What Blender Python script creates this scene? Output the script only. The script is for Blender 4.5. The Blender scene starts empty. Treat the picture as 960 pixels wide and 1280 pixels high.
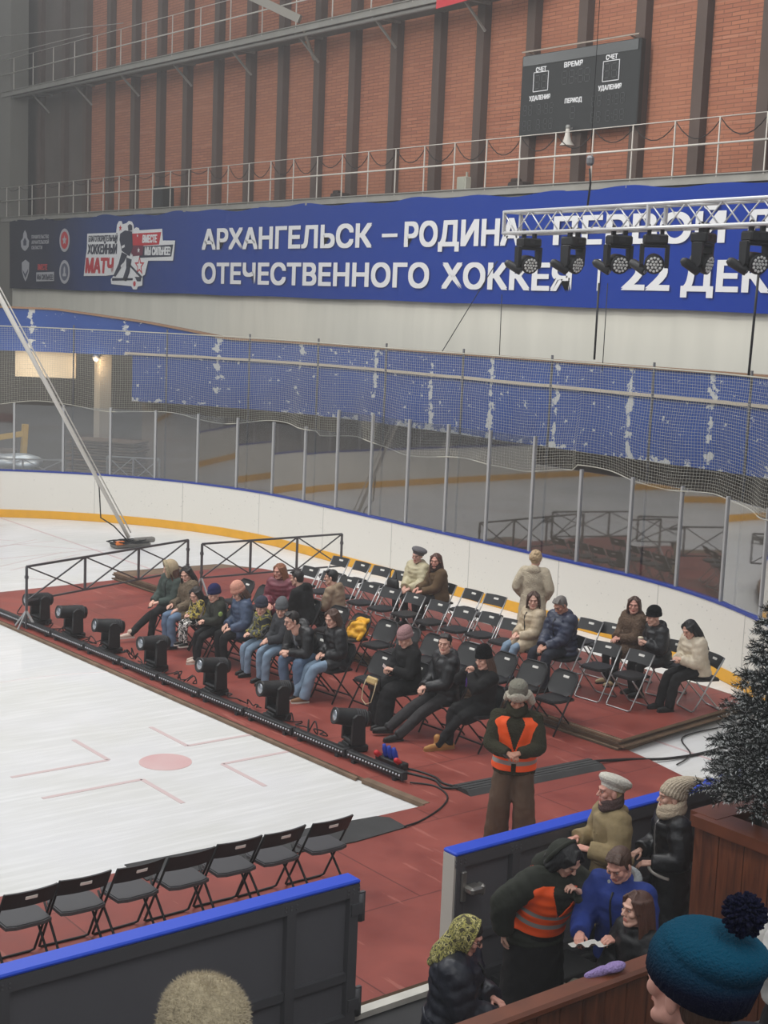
import bpy, bmesh, math, random
import numpy as np
from mathutils import Vector, Matrix
random.seed(7); np.random.seed(7)
SC = bpy.context.scene
COL = SC.collection
PI = math.pi

# ------------------------------------------------------------------ camera
F_PX, PITCH, ROLL, YAW, CX, CY, CZ = 1786.04, 0.1408949, 0.0409308, 0.6698079, -8.434863, -8.354433, 5.564717
def _cam_axes():
    f = Vector((math.sin(YAW)*math.cos(PITCH), math.cos(YAW)*math.cos(PITCH), -math.sin(PITCH)))
    r = Vector((math.cos(YAW), -math.sin(YAW), 0)); u = r.cross(f)
    return f, r*math.cos(ROLL)+u*math.sin(ROLL), -r*math.sin(ROLL)+u*math.cos(ROLL)
_f, _r, _u = _cam_axes()
cam_d = bpy.data.cameras.new('camera'); cam = bpy.data.objects.new('camera', cam_d); COL.objects.link(cam)
cam.matrix_world = Matrix(((_r.x, _u.x, -_f.x, CX), (_r.y, _u.y, -_f.y, CY), (_r.z, _u.z, -_f.z, CZ), (0, 0, 0, 1)))
cam_d.sensor_fit = 'AUTO'; cam_d.sensor_width = 36; cam_d.lens = F_PX*36/1280
cam_d.clip_start = 0.1; cam_d.clip_end = 300
SC.camera = cam
# ------------------------------------------------------------------ light and exposure
SC.view_settings.view_transform = 'Standard'; SC.view_settings.look = 'None'
SC.view_settings.gamma = 1; SC.view_settings.use_curve_mapping = False
SC.view_settings.exposure = 0.0
w = bpy.data.worlds.new('world'); SC.world = w; w.use_nodes = True
w.node_tree.nodes['Background'].inputs[0].default_value = (0.80, 0.84, 0.90, 1)
w.node_tree.nodes['Background'].inputs[1].default_value = 0.66
def area(loc, size, size_y, power, col=(1, .985, .955), aim=(0, 0, -1)):
    d = bpy.data.lights.new('arena_and_fill_lamp', 'AREA'); d.shape = 'RECTANGLE'; d.size = size; d.size_y = size_y
    d.energy = power; d.color = col
    o = bpy.data.objects.new('arena_and_fill_lamp', d); COL.objects.link(o); o.location = loc
    o.rotation_euler = Vector(aim).to_track_quat('-Z', 'Y').to_euler()
    return o
for ly in (4.5, 13.0, 22.0):
    for lx in (-16, -6, 3.5):
        area((lx, ly, 14.5), 1.6, 6.0, 385)
area((4, 12, 15.2), 1.4, 12.0, 900, aim=(.75, 0, -.55))  # unseen fill aimed at the end wall to brighten it
area((-7, -10, 13.5), 2.0, 6.0, 420, aim=(.35, .6, -1))  # added fill over the stand, brightens the near people and board backs
area((0, 32, 15.2), 1.4, 8.0, 520, aim=(.75, 0.1, -.6))  # unseen fill for the far part of the end wall

HAZE = .0026
# ------------------------------------------------------------------ helpers
def lin(c):
    if isinstance(c, str):
        c = [int(c[i:i+2], 16)/255 for i in (0, 2, 4)]
    return tuple((x/12.92 if x <= .04045 else ((x+.055)/1.055)**2.4) for x in c[:3])
MATS = {}
def mat(name, col, rough=.75, metal=0., noise=None, bump=None, spec=.4, col2=None, coat=0):
    """noise=(scale, amount) mottles the colour towards col2 (or darker); bump=(scale, strength)"""
    if name in MATS: return MATS[name]
    m = bpy.data.materials.new(name); m.use_nodes = True; nt = m.node_tree; b = nt.nodes['Principled BSDF']
    c = lin(col); b.inputs['Base Color'].default_value = (*c, 1); b.inputs['Roughness'].default_value = rough
    b.inputs['Metallic'].default_value = metal; b.inputs['Specular IOR Level'].default_value = spec
    if noise or bump:
        tc = nt.nodes.new('ShaderNodeTexCoord')
    if noise:
        n = nt.nodes.new('ShaderNodeTexNoise'); n.inputs['Scale'].default_value = noise[0]; n.inputs['Detail'].default_value = 5
        nt.links.new(tc.outputs['Object'], n.inputs['Vector'])
        r = nt.nodes.new('ShaderNodeValToRGB'); r.color_ramp.elements[0].position = .35; r.color_ramp.elements[1].position = .68
        c2 = lin(col2) if col2 else tuple(x*(1-noise[1]) for x in c)
        r.color_ramp.elements[0].color = (*c2, 1); r.color_ramp.elements[1].color = (*c, 1)
        nt.links.new(n.outputs['Fac'], r.inputs[0]); nt.links.new(r.outputs[0], b.inputs['Base Color'])
    if bump:
        n = nt.nodes.new('ShaderNodeTexNoise'); n.inputs['Scale'].default_value = bump[0]; n.inputs['Detail'].default_value = 3
        nt.links.new(tc.outputs['Object'], n.inputs['Vector'])
        bp = nt.nodes.new('ShaderNodeBump'); bp.inputs['Strength'].default_value = bump[1]; bp.inputs['Distance'].default_value = .02
        nt.links.new(n.outputs['Fac'], bp.inputs['Height']); nt.links.new(bp.outputs[0], b.inputs['Normal'])
    MATS[name] = m; return m
def patch_mat(name, cols, scale, rough=.8, bump=None):
    """camouflage / print: a stepped noise over several cloth colours"""
    if name in MATS: return MATS[name]
    m = mat(name, cols[0], rough); nt = m.node_tree; b = nt.nodes['Principled BSDF']
    tc = nt.nodes.new('ShaderNodeTexCoord'); n = nt.nodes.new('ShaderNodeTexNoise'); n.inputs['Scale'].default_value = scale
    n.inputs['Detail'].default_value = 2
    nt.links.new(tc.outputs['Object'], n.inputs['Vector'])
    r = nt.nodes.new('ShaderNodeValToRGB'); r.color_ramp.interpolation = 'CONSTANT'
    k = len(cols); pos = [0] + [.36+.28*i/(k-1) for i in range(1, k)] if k > 2 else [0, .5]
    while len(r.color_ramp.elements) < k: r.color_ramp.elements.new(.5)
    for e, c, p_ in zip(r.color_ramp.elements, cols, pos):
        e.color = (*lin(c), 1); e.position = p_
    nt.links.new(n.outputs['Fac'], r.inputs[0]); nt.links.new(r.outputs[0], b.inputs['Base Color'])
    return m

class MB:
    def __init__(s): s.v = []; s.f = []; s.m = []; s.n = 0; s.sm = []
    def add(s, V, Fc, mi=0, smooth=True):
        o = s.n; s.v.extend([tuple(map(float, q)) for q in V]); s.n += len(V)
        for f in Fc:
            s.f.append(tuple(i+o for i in f)); s.m.append(mi); s.sm.append(smooth)
    def box(s, c, d, rot=None, mi=0, bev=0):
        x, y, z = (q/2 for q in d)
        if bev > 0:
            b = min(bev, x*.9, y*.9, z*.9)
            V = []; 
            for sx in (-1, 1):
                for sy in (-1, 1):
                    for sz in (-1, 1):
                        V += [(sx*(x-b), sy*(y-b), sz*z), (sx*(x-b), sy*y, sz*(z-b)), (sx*x, sy*(y-b), sz*(z-b))]
            def I(sx, sy, sz, k): return ((sx > 0)*4+(sy > 0)*2+(sz > 0))*3+k
            Fc = []
            for t in (-1, 1):
                Fc.append([I(-1, -1, t, 0), I(1, -1, t, 0), I(1, 1, t, 0), I(-1, 1, t, 0)][::t])
                Fc.append([I(-1, t, -1, 1), I(-1, t, 1, 1), I(1, t, 1, 1), I(1, t, -1, 1)][::t])
                Fc.append([I(t, -1, -1, 2), I(t, 1, -1, 2), I(t, 1, 1, 2), I(t, -1, 1, 2)][::t])
                for u_ in (-1, 1):
                    Fc.append([I(-1, t, u_, 0), I(1, t, u_, 0), I(1, t, u_, 1), I(-1, t, u_, 1)][::-t*u_])
                    Fc.append([I(t, -1, u_, 0), I(t, 1, u_, 0), I(t, 1, u_, 2), I(t, -1, u_, 2)][::t*u_])
                    Fc.append([I(t, u_, -1, 1), I(t, u_, 1, 1), I(t, u_, 1, 2), I(t, u_, -1, 2)][::t*u_])
                    for w_ in (-1, 1):
                        Fc.append([I(t, u_, w_, 0), I(t, u_, w_, 1), I(t, u_, w_, 2)][::(-t*u_*w_)])
        else:
            V = [(sx*x, sy*y, sz*z) for sx in (-1, 1) for sy in (-1, 1) for sz in (-1, 1)]
            Fc = [(0, 1, 3, 2), (4, 6, 7, 5), (0, 4, 5, 1), (2, 3, 7, 6), (0, 2, 6, 4), (1, 5, 7, 3)]
        R = rot if rot is not None else Matrix.Identity(3)
        c = Vector(c)
        s.add([R @ Vector(q)+c for q in V], Fc, mi, False)
    def bar(s, a, b, wd, ht, up=(0, 0, 1), mi=0):
        a = Vector(a); b = Vector(b); d = (b-a); L = d.length; y = d.normalized(); u_ = Vector(up)
        x = y.cross(u_)
        if x.length < 1e-4: x = y.cross(Vector((1, 0, 0)))
        x.normalize(); z = x.cross(y)
        s.box((a+b)/2, (wd, L, ht), Matrix((x, y, z)).transposed(), mi)
    def tube(s, pts, r, n=8, closed=False, mi=0, cap=True):
        P = [Vector(q) for q in pts]; k = len(P)
        R = r if hasattr(r, '__len__') else [r]*k
        T = []
        for i in range(k):
            a = P[(i-1) % k] if (closed or i > 0) else P[i]; b = P[(i+1) % k] if (closed or i < k-1) else P[i]
            t = (b-a); T.append(t.normalized() if t.length > 1e-9 else Vector((0, 0, 1)))
        N = T[0].orthogonal().normalized(); V = []
        for i in range(k):
            N = (N - T[i]*N.dot(T[i]));
            if N.length < 1e-6: N = T[i].orthogonal()
            N.normalize(); B = T[i].cross(N)
            for j in range(n):
                a = 2*PI*j/n; V.append(P[i]+(N*math.cos(a)+B*math.sin(a))*R[i])
        Fc = []
        for i in range(k if closed else k-1):
            i2 = (i+1) % k
            for j in range(n):
                j2 = (j+1) % n; Fc.append((i*n+j, i*n+j2, i2*n+j2, i2*n+j))
        if not closed and cap:
            Fc.append(tuple(range(n))[::-1]); Fc.append(tuple((k-1)*n+j for j in range(n)))
        s.add(V, Fc, mi, True)
    def lathe(s, prof, c=(0, 0, 0), rot=None, n=20, mi=0, rx=1, ry=1):
        V = []; R = rot if rot is not None else Matrix.Identity(3); c = Vector(c)
        for (r, z) in prof:
            for j in range(n):
                a = 2*PI*j/n; V.append(R @ Vector((r*rx*math.cos(a), r*ry*math.sin(a), z))+c)
        Fc = []
        for i in range(len(prof)-1):
            for j in range(n):
                j2 = (j+1) % n; Fc.append((i*n+j, i*n+j2, (i+1)*n+j2, (i+1)*n+j))
        Fc.append(tuple(range(n))[::-1]); Fc.append(tuple((len(prof)-1)*n+j for j in range(n)))
        s.add(V, Fc, mi, True)
    def ell(s, c, r, rot=None, n=14, k=9, mi=0):
        prof = []
        R = rot if rot is not None else Matrix.Identity(3); c = Vector(c); V = []
        for i in range(k+1):
            t = -PI/2+PI*i/k; rr = max(math.cos(t), 1e-3); z = math.sin(t)
            for j in range(n):
                a = 2*PI*j/n; V.append(R @ Vector((r[0]*rr*math.cos(a), r[1]*rr*math.sin(a), r[2]*z))+c)
        Fc = [(i*n+j, i*n+(j+1) % n, (i+1)*n+(j+1) % n, (i+1)*n+j) for i in range(k) for j in range(n)]
        Fc.append(tuple(range(n))[::-1]); Fc.append(tuple(k*n+j for j in range(n)))
        s.add(V, Fc, mi, True)
    def rc(s, a, b, ra, rb, n=10, mi=0):
        a = Vector(a); b = Vector(b); d = b-a; L = d.length
        if L < 1e-6: d = Vector((0, 0, 1)); L = 1e-6
        t = d.normalized(); pts = []; rr = []
        for q in (-.96, -.7, -.35): pts.append(a+t*ra*q); rr.append(ra*math.sqrt(1-q*q))
        pts += [a, b]; rr += [ra, rb]
        for q in (.35, .7, .96): pts.append(b+t*rb*q); rr.append(rb*math.sqrt(1-q*q))
        s.tube(pts, rr, n, mi=mi)
    def loft(s, rings, n=18, mi=0):
        """rings: (centre, xvec, yvec) elliptical; closed ends"""
        V = []
        for c, x, y in rings:
            c = Vector(c); x = Vector(x); y = Vector(y)
            for j in range(n):
                a = 2*PI*j/n; V.append(c+x*math.cos(a)+y*math.sin(a))
        k = len(rings)
        Fc = [(i*n+j, i*n+(j+1) % n, (i+1)*n+(j+1) % n, (i+1)*n+j) for i in range(k-1) for j in range(n)]
        Fc.append(tuple(range(n))[::-1]); Fc.append(tuple((k-1)*n+j for j in range(n)))
        s.add(V, Fc, mi, True)
    def poly(s, pts, thick, rot=None, c=(0, 0, 0), mi=0):
        """a flat outline (x,y) given thickness along z, centred"""
        R = rot if rot is not None else Matrix.Identity(3); c = Vector(c); n = len(pts)
        V = [R @ Vector((x, y, thick/2))+c for x, y in pts]+[R @ Vector((x, y, -thick/2))+c for x, y in pts]
        Fc = [tuple(range(n)), tuple(range(2*n-1, n-1, -1))]+[((i+1) % n, i, n+i, n+(i+1) % n) for i in range(n)]
        s.add(V, Fc, mi, False)
    def mesh(s, name, mats, xf=None):
        me = bpy.data.meshes.new(name)
        me.from_pydata(s.v if xf is None else [tuple(xf @ Vector(q)) for q in s.v], [], s.f)
        for m in (mats if isinstance(mats, (list, tuple)) else [mats]): me.materials.append(m)
        me.polygons.foreach_set('material_index', s.m); me.polygons.foreach_set('use_smooth', s.sm)
        me.update(); return me
    def build(s, name, mats, parent=None, loc=None, rotz=None, label=None, cat=None, group=None, kind=None):
        o = bpy.data.objects.new(name, s.mesh(name, mats)); COL.objects.link(o)
        if parent is not None: o.parent = parent
        if loc is not None: o.location = loc
        if rotz is not None: o.rotation_euler = (0, 0, rotz)
        tag(o, label, cat, group, kind)
        return o
def tag(o, label=None, cat=None, group=None, kind=None):
    if label: o['label'] = label
    if cat: o['category'] = cat
    if group: o['group'] = group
    if kind: o['kind'] = kind
    return o
def empty(name, loc, rotz=0, label=None, cat=None, group=None, kind=None):
    o = bpy.data.objects.new(name, None); COL.objects.link(o); o.location = loc; o.rotation_euler = (0, 0, rotz)
    o.empty_display_size = .1
    return tag(o, label, cat, group, kind)
def copy_tree(o, parent=None):
    c = o.copy(); COL.objects.link(c)
    if parent is not None: c.parent = parent
    for ch in list(o.children): copy_tree(ch, c)
    return c
def remesh(mb, voxel, smooth=2, fac=.5):
    me = mb.mesh('tmp', []); o = bpy.data.objects.new('tmp', me); COL.objects.link(o)
    r = o.modifiers.new('r', 'REMESH'); r.mode = 'VOXEL'; r.voxel_size = voxel
    if smooth:
        sm = o.modifiers.new('s', 'SMOOTH'); sm.factor = fac; sm.iterations = smooth
    dg = bpy.context.evaluated_depsgraph_get(); ev = o.evaluated_get(dg); m2 = ev.to_mesh()
    V = np.empty(len(m2.vertices)*3, np.float32); m2.vertices.foreach_get('co', V); V = V.reshape(-1, 3)
    Fc = [tuple(p_.vertices) for p_ in m2.polygons]
    ev.to_mesh_clear(); bpy.data.objects.remove(o); bpy.data.meshes.remove(me)
    return V, Fc
def build_arrays(name, V, Fc, mats, mi=None, parent=None, **kw):
    mb = MB(); mb.v = [tuple(map(float, q)) for q in V]; mb.f = list(Fc); mb.n = len(mb.v)
    mb.m = list(mi) if mi is not None else [0]*len(Fc); mb.sm = [True]*len(Fc)
    return mb.build(name, mats, parent, **kw)
def Rz(a): return Matrix.Rotation(a, 3, 'Z')
def Rx(a): return Matrix.Rotation(a, 3, 'X')
def Ry(a): return Matrix.Rotation(a, 3, 'Y')
def text_mesh(body, width=None, height=None, bold=0., shear=0., thick=.01):
    """mesh of lettering, left-bottom at the origin in the xy plane"""
    c = bpy.data.curves.new('t', 'FONT'); c.body = body; c.size = 1; c.shear = shear; c.resolution_u = 3
    o = bpy.data.objects.new('t', c); COL.objects.link(o)
    dg = bpy.context.evaluated_depsgraph_get(); me = o.evaluated_get(dg).to_mesh()
    V = [v.co.copy() for v in me.vertices]; Fc = [tuple(p_.vertices) for p_ in me.polygons]
    o.evaluated_get(dg).to_mesh_clear(); bpy.data.objects.remove(o); bpy.data.curves.remove(c)
    x0 = min(v.x for v in V); x1 = max(v.x for v in V); cap = .729
    sx = (width-2*bold)/(x1-x0) if width else None; sy = height/cap if height else None
    if sx is None: sx = sy
    if sy is None: sy = sx
    sh = [(0, 0)] if bold <= 0 else [(0, 0), (-bold, -bold*.6), (bold, bold*.6), (-bold, bold*.6), (bold, -bold*.6)]
    mb = MB()
    for k, (dx, dy) in enumerate(sh):
        mb.add([((v.x-x0)*sx+bold+dx, v.y*sy+dy, thick+k*.0003) for v in V], Fc, 0, False)
    return mb
# basis for things facing -X (the end wall): local x -> -Y, y -> Z, z -> -X
WALLROT = Matrix(((0, 0, -1), (-1, 0, 0), (0, 1, 0)))
def place(mb, rot, loc):
    loc = Vector(loc); mb.v = [tuple(rot @ Vector(q)+loc) for q in mb.v]; return mb

# ================================================================== structure
RC, RW, EX = 8.54, 26.81, 10.0                                     # corner radius, rink width, end boards at x = 10
SL = RW-2*RC
def bpt(s, off=0.):
    """point and outward normal on the board line; s = 0 at (10, 8.54), growing towards +y"""
    R = RC+off; cx = EX-RC
    if s < 0:
        a = -s/RC
        if a <= PI/2: return Vector((cx+R*math.cos(a), RC-R*math.sin(a), 0)), Vector((math.cos(a), -math.sin(a), 0))
        return Vector((cx-(a-PI/2)*RC, -off, 0)), Vector((0, -1, 0))
    if s <= SL: return Vector((EX+off, RC+s, 0)), Vector((1, 0, 0))
    a = (s-SL)/RC
    if a <= PI/2: return Vector((cx+R*math.cos(a), RW-RC+R*math.sin(a), 0)), Vector((math.cos(a), math.sin(a), 0))
    return Vector((cx-(a-PI/2)*RC, RW+off, 0)), Vector((0, 1, 0))
def strip(mb, s0, s1, off0, off1, z0, z1, step=.2, mi=0):
    """a solid bar following the board line between two offsets; z0/z1 numbers or functions of s"""
    n = max(2, int((s1-s0)/step)+1); V = []
    fz0 = z0 if callable(z0) else (lambda s: z0); fz1 = z1 if callable(z1) else (lambda s: z1)
    for i in range(n):
        s = s0+(s1-s0)*i/(n-1); a = bpt(s, off0)[0]; b = bpt(s, off1)[0]
        V += [(a.x, a.y, fz0(s)), (b.x, b.y, fz0(s)), (b.x, b.y, fz1(s)), (a.x, a.y, fz1(s))]
    Fc = []
    for i in range(n-1):
        for j in range(4): Fc.append((i*4+j, i*4+(j+1) % 4, i*4+4+(j+1) % 4, i*4+4+j))
    Fc += [(3, 2, 1, 0), tuple((n-1)*4+j for j in range(4))]
    mb.add(V, Fc, mi, False)

def nodes(name, base, rough=.7, spec=.4):
    m = mat(name, base, rough, spec=spec); return m, m.node_tree, m.node_tree.nodes['Principled BSDF']
def N(nt, t, **kw):
    n = nt.nodes.new(t)
    for k, v in kw.items(): setattr(n, k, v)
    return n
def math_node(nt, op, a, b=None, c=None):
    n = nt.nodes.new('ShaderNodeMath'); n.operation = op
    for i, x in enumerate((a, b, c)):
        if x is None: continue
        if isinstance(x, (int, float)): n.inputs[i].default_value = x
        else: nt.links.new(x, n.inputs[i])
    return n.outputs[0]
def mix_col(nt, fac, a, b):
    n = nt.nodes.new('ShaderNodeMix'); n.data_type = 'RGBA'
    if isinstance(fac, (int, float)): n.inputs[0].default_value = fac
    else: nt.links.new(fac, n.inputs[0])
    for i, x in ((6, a), (7, b)):
        if isinstance(x, tuple): n.inputs[i].default_value = (*x[:3], 1)
        else: nt.links.new(x, n.inputs[i])
    return n.outputs[2]

# --- ice
ICE, nt, b = nodes('ice', (.845, .845, .84), .32, .35)
tc = N(nt, 'ShaderNodeTexCoord'); n1 = N(nt, 'ShaderNodeTexNoise'); n1.inputs['Scale'].default_value = .55; n1.inputs['Detail'].default_value = 8
nt.links.new(tc.outputs['Object'], n1.inputs['Vector'])
mp = N(nt, 'ShaderNodeMapping'); mp.inputs['Scale'].default_value = (1, 14, 1); mp.inputs['Rotation'].default_value = (0, 0, .9)
nt.links.new(tc.outputs['Object'], mp.inputs[0]); n2 = N(nt, 'ShaderNodeTexNoise'); n2.inputs['Scale'].default_value = .9; n2.inputs['Detail'].default_value = 6
nt.links.new(mp.outputs[0], n2.inputs['Vector'])
r1 = N(nt, 'ShaderNodeValToRGB'); r1.color_ramp.elements[0].position = .38; r1.color_ramp.elements[1].position = .62
nt.links.new(n1.outputs['Fac'], r1.inputs[0])
r2 = N(nt, 'ShaderNodeValToRGB'); r2.color_ramp.elements[0].position = .45; r2.color_ramp.elements[1].position = .7
nt.links.new(n2.outputs['Fac'], r2.inputs[0])
c1 = mix_col(nt, r1.outputs[0], lin((.81, .81, .795)), lin((.85, .85, .85)))
c2 = mix_col(nt, math_node(nt, 'MULTIPLY', r2.outputs[0], .35), c1, lin((.95, .95, .95)))
nt.links.new(c2, b.inputs['Base Color'])
nt.links.new(math_node(nt, 'MULTIPLY_ADD', r1.outputs[0], -.12, .42), b.inputs['Roughness'])
ice = MB(); pts = [(-34, .02), (EX-RC, .02)]
for i in range(41): 
    p_ = bpt(-RC*PI/2*(1-i/40), -.02)[0]; pts.append((p_.x, p_.y))
for i in range(41):
    p_ = bpt(SL+RC*PI/2*i/40, -.02)[0]; pts.append((p_.x, p_.y))
pts.append((-34, RW-.02)); ice.poly(pts, .04, c=(0, 0, -.02))
ice.build('floor', ICE, kind='structure', label='white skating ice marked with a red face-off spot')
fl = MB(); fl.box((-5, 15, -.12), (80, 90, .1))
fl.build('floor_hall', mat('hall_concrete', (.30, .29, .27), .85, noise=(.8, .25)), kind='structure', label='dark concrete hall floor around the rink')
# painted marks in the ice: one spot, the L marks round it, the goal line
RED = mat('ice_red', (.80, .63, .63), .45, noise=(1.6, .2), col2=(.82, .71, .70)); PINK = mat('ice_pink', (.80, .72, .715), .45)
LINE = mat('ice_line', (.79, .70, .70), .45)
sp = MB(); sp.poly([(.32*math.cos(2*PI*i/48), .32*math.sin(2*PI*i/48)) for i in range(48)], .004, c=(0, 6.38, .002))
sp.build('floor_faceoff_spot', RED, kind='structure')
mk = MB()
def mark(a, b_, wd=.06, mb=mk): mb.bar((*a, .002), (*b_, .002), wd, .004)
for sx in (-1, 1):
    for sy in (-1, 1):
        x = sx*.55; y = 6.38+sy*.42
        mark((x, y), (x+sx*1.25, y)); mark((x, y), (x, y+sy*.95))
mk.build('floor_faceoff_marks', PINK, kind='structure')
ring = MB(); ring.tube([(4.4*math.cos(2*PI*i/96), 6.38+4.4*math.sin(2*PI*i/96), -.012) for i in range(96)], .02, 6, closed=True)
ring.build('floor_faceoff_circle', mat('ice_ring', (.82, .775, .775), .45), kind='structure')
gl = MB(); gl.bar((6.0, 1.5, .002), (6.0, 25.4, .002), .05, .004); gl.bar((-13.5, 0.1, .002), (-13.5, RW-.1, .002), .3, .004)
for k in range(26):
    x = -3+random.random()*10; y = 15+random.random()*10; a = random.choice((.5, 2.3, 1.1, .1)); L = 1+2.5*random.random()
    gl.bar((x, y, .001), (x+L*math.cos(a), y+L*math.sin(a), .001), .02, .003)
gl.build('floor_goal_line', LINE, kind='structure')

# --- far rink boards with glass
BW, nt, b = nodes('board_white', (.86, .85, .82), .5)
tc = N(nt, 'ShaderNodeTexCoord'); vz = N(nt, 'ShaderNodeTexVoronoi'); vz.inputs['Scale'].default_value = 11
nt.links.new(tc.outputs['Object'], vz.inputs['Vector'])
nz = N(nt, 'ShaderNodeTexNoise'); nz.inputs['Scale'].default_value = 22; nz.inputs['Detail'].default_value = 6; nt.links.new(tc.outputs['Object'], nz.inputs['Vector'])
sp1 = math_node(nt, 'LESS_THAN', vz.outputs['Distance'], .14); sp2 = math_node(nt, 'GREATER_THAN', nz.outputs['Fac'], .53)
c1 = mix_col(nt, math_node(nt, 'MULTIPLY', math_node(nt, 'MULTIPLY', sp1, sp2), .45), lin((.86, .845, .81)), lin((.35, .33, .33)))
nt.links.new(c1, b.inputs['Base Color'])
S0, S1 = -12.35, SL+13.4+28
boards = empty('rink_boards', (10, 13, 0), 0, 'curved white rink boards with yellow kick strip, blue rail and tall glass', 'boards')
def part(mb, name, mats, parent, **kw):
    o = mb.build(name, mats, parent, **kw); o.matrix_parent_inverse = Matrix.Translation(parent.location).inverted() if parent.rotation_euler.z == 0 else parent.matrix_basis.inverted(); return o
m = MB(); strip(m, S0, S1, 0, .10, .2, 1.17); part(m, 'board_panel', BW, boards)
m = MB(); strip(m, S0, S1, -.012, .10, 0, .2); part(m, 'kick_plate', mat('kick_yellow', (.90, .66, .16), .5, noise=(3, .12)), boards, label='yellow kick strip')
m = MB(); strip(m, S0, S1, -.015, .12, 1.17, 1.21); part(m, 'top_rail', mat('rail_blue', (.13, .22, .55), .4), boards, label='blue top rail')
m = MB(); strip(m, S0, S1, .10, .12, 0, 1.17); part(m, 'back_panel', mat('board_back', (.38, .38, .395), .55, noise=(1.5, .08)), boards, label='grey outer side')
m = MB(); sg = SL+RC*1.01; strip(m, sg-.04, sg+.04, -.02, 0, 0, 1.17); part(m, 'goal_line_stripe', mat('stripe_red', (.75, .15, .17), .5), boards, label='red stripe')
for k in range(-5, 12):
    m = MB(); s = 1.2+k*2.45; strip(m, s-.006, s+.006, -.004, 0, .2, 1.17); part(m, 'board_seam', mat('seam_grey', (.70, .69, .67), .7), boards)
GLASS = bpy.data.materials.new('rink_glass'); GLASS.use_nodes = True; nt = GLASS.node_tree; nt.nodes.clear()
out = N(nt, 'ShaderNodeOutputMaterial'); tr = N(nt, 'ShaderNodeBsdfTransparent'); gs = N(nt, 'ShaderNodeBsdfGlossy'); mx = N(nt, 'ShaderNodeMixShader')
fr = N(nt, 'ShaderNodeFresnel'); fr.inputs['IOR'].default_value = 1.5; tr.inputs[0].default_value = (.88, .89, .90, 1); gs.inputs['Roughness'].default_value = .03
gs.inputs[0].default_value = (.95, .95, .95, 1)
ge = N(nt, 'ShaderNodeNewGeometry'); nt.links.new(math_node(nt, 'MULTIPLY', math_node(nt, 'MULTIPLY', fr.outputs[0], 4.0), math_node(nt, 'SUBTRACT', 1, ge.outputs['Backfacing'])), mx.inputs[0]); nt.links.new(tr.outputs[0], mx.inputs[1]); nt.links.new(gs.outputs[0], mx.inputs[2]); nt.links.new(mx.outputs[0], out.inputs[0])
POST = mat('post_alu', (.66, .66, .66), .4, .3); NETM = mat('net_cord', (.66, .65, .60), .8)
def glass_top(s): return 3.33 if 1.7 < s < 8.6 else 2.85
ss = [2.04+1.225*k for k in range(-8, 24)]
for s in ss:
    p_, nrm = bpt(s, .05); m = MB()
    top = max(glass_top(s-.3), glass_top(s+.3))
    m.bar((p_.x, p_.y, 1.2), (p_.x, p_.y, top+.03), .05, .06, up=nrm); part(m, 'glass_post', POST, boards)
for s, s2 in zip(ss[:-1], ss[1:]):
    a = bpt(s, .05)[0]; b_ = bpt(s2, .05)[0]; m = MB(); t = glass_top((s+s2)/2); d = (b_-a).normalized()*.02
    m.bar((a.x+d.x, a.y+d.y, (1.2+t)/2), (b_.x-d.x, b_.y-d.y, (1.2+t)/2), .010, t-1.2)
    part(m, 'glass_pane', GLASS, boards, label='clear glass pane')

# --- safety net above the glass
net = empty('safety_net', (10.1, 13, 2.6), 0, 'beige protective net hanging above the rink glass', 'net')
def nz_b(s): return 2.72+.07*math.sin(s*1.9)+.06*math.sin(s*.77+1)+(.0 if 1 < s < 9 else .10)
def noff(s, z): return .10+.045*math.sin(s*5.1)*(4.8-z)/2+.05*math.sin(s*2.3+1.4)*(4.8-z)/2+.02*math.sin(z*5+s)
ZT = 4.76; ds = .062; NS = int((SL+13.4+2.5-(-8.2))/ds); NZ = 38
V = []; E = []
for i in range(NS+1):
    s = -8.2+i*ds; zb = nz_b(s)
    for j in range(NZ+1):
        z = ZT+(zb-ZT)*j/NZ; p_ = bpt(s, noff(s, z))[0]; V.append((p_.x, p_.y, z))
V = np.array(V); idx = np.arange((NS+1)*(NZ+1)).reshape(NS+1, NZ+1)
def cords(A, B, r, up):
    d = B-A; d /= np.linalg.norm(d, axis=1)[:, None]+1e-9
    x = np.cross(d, up); x /= np.linalg.norm(x, axis=1)[:, None]+1e-9; y = np.cross(d, x)
    P_ = []
    for a in (0, 2*PI/3, 4*PI/3):
        o = (x*math.cos(a)+y*math.sin(a))*r; P_ += [A+o, B+o]
    n = len(A); VV = np.stack(P_, 1).reshape(-1, 3); base = np.arange(n)[:, None]*6
    Q = np.concatenate([base+np.array([[0, 1, 3, 2]]), base+np.array([[2, 3, 5, 4]]), base+np.array([[4, 5, 1, 0]])])
    return VV, Q
A1, Q1 = cords(V[idx[:, :-1].ravel()], V[idx[:, 1:].ravel()], .0031, np.array([.9, .43, .1]))
A2, Q2 = cords(V[idx[:-1].ravel()], V[idx[1:].ravel()], .0031, np.array([0, 0, 1.]))
VV = np.concatenate([A1, A2]); QQ = np.concatenate([Q1, Q2+len(A1)])
me = bpy.data.meshes.new('netting'); me.vertices.add(len(VV)); me.vertices.foreach_set('co', VV.astype(np.float32).ravel())
me.loops.add(QQ.size); me.loops.foreach_set('vertex_index', QQ.astype(np.int32).ravel())
me.polygons.add(len(QQ)); me.polygons.foreach_set('loop_start', np.arange(len(QQ), dtype=np.int32)*4)
me.update(calc_edges=True); me.validate(); me.materials.append(NETM)
no = bpy.data.objects.new('netting', me); COL.objects.link(no); no.parent = net; no.matrix_parent_inverse = Matrix.Translation(net.location).inverted()
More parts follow.
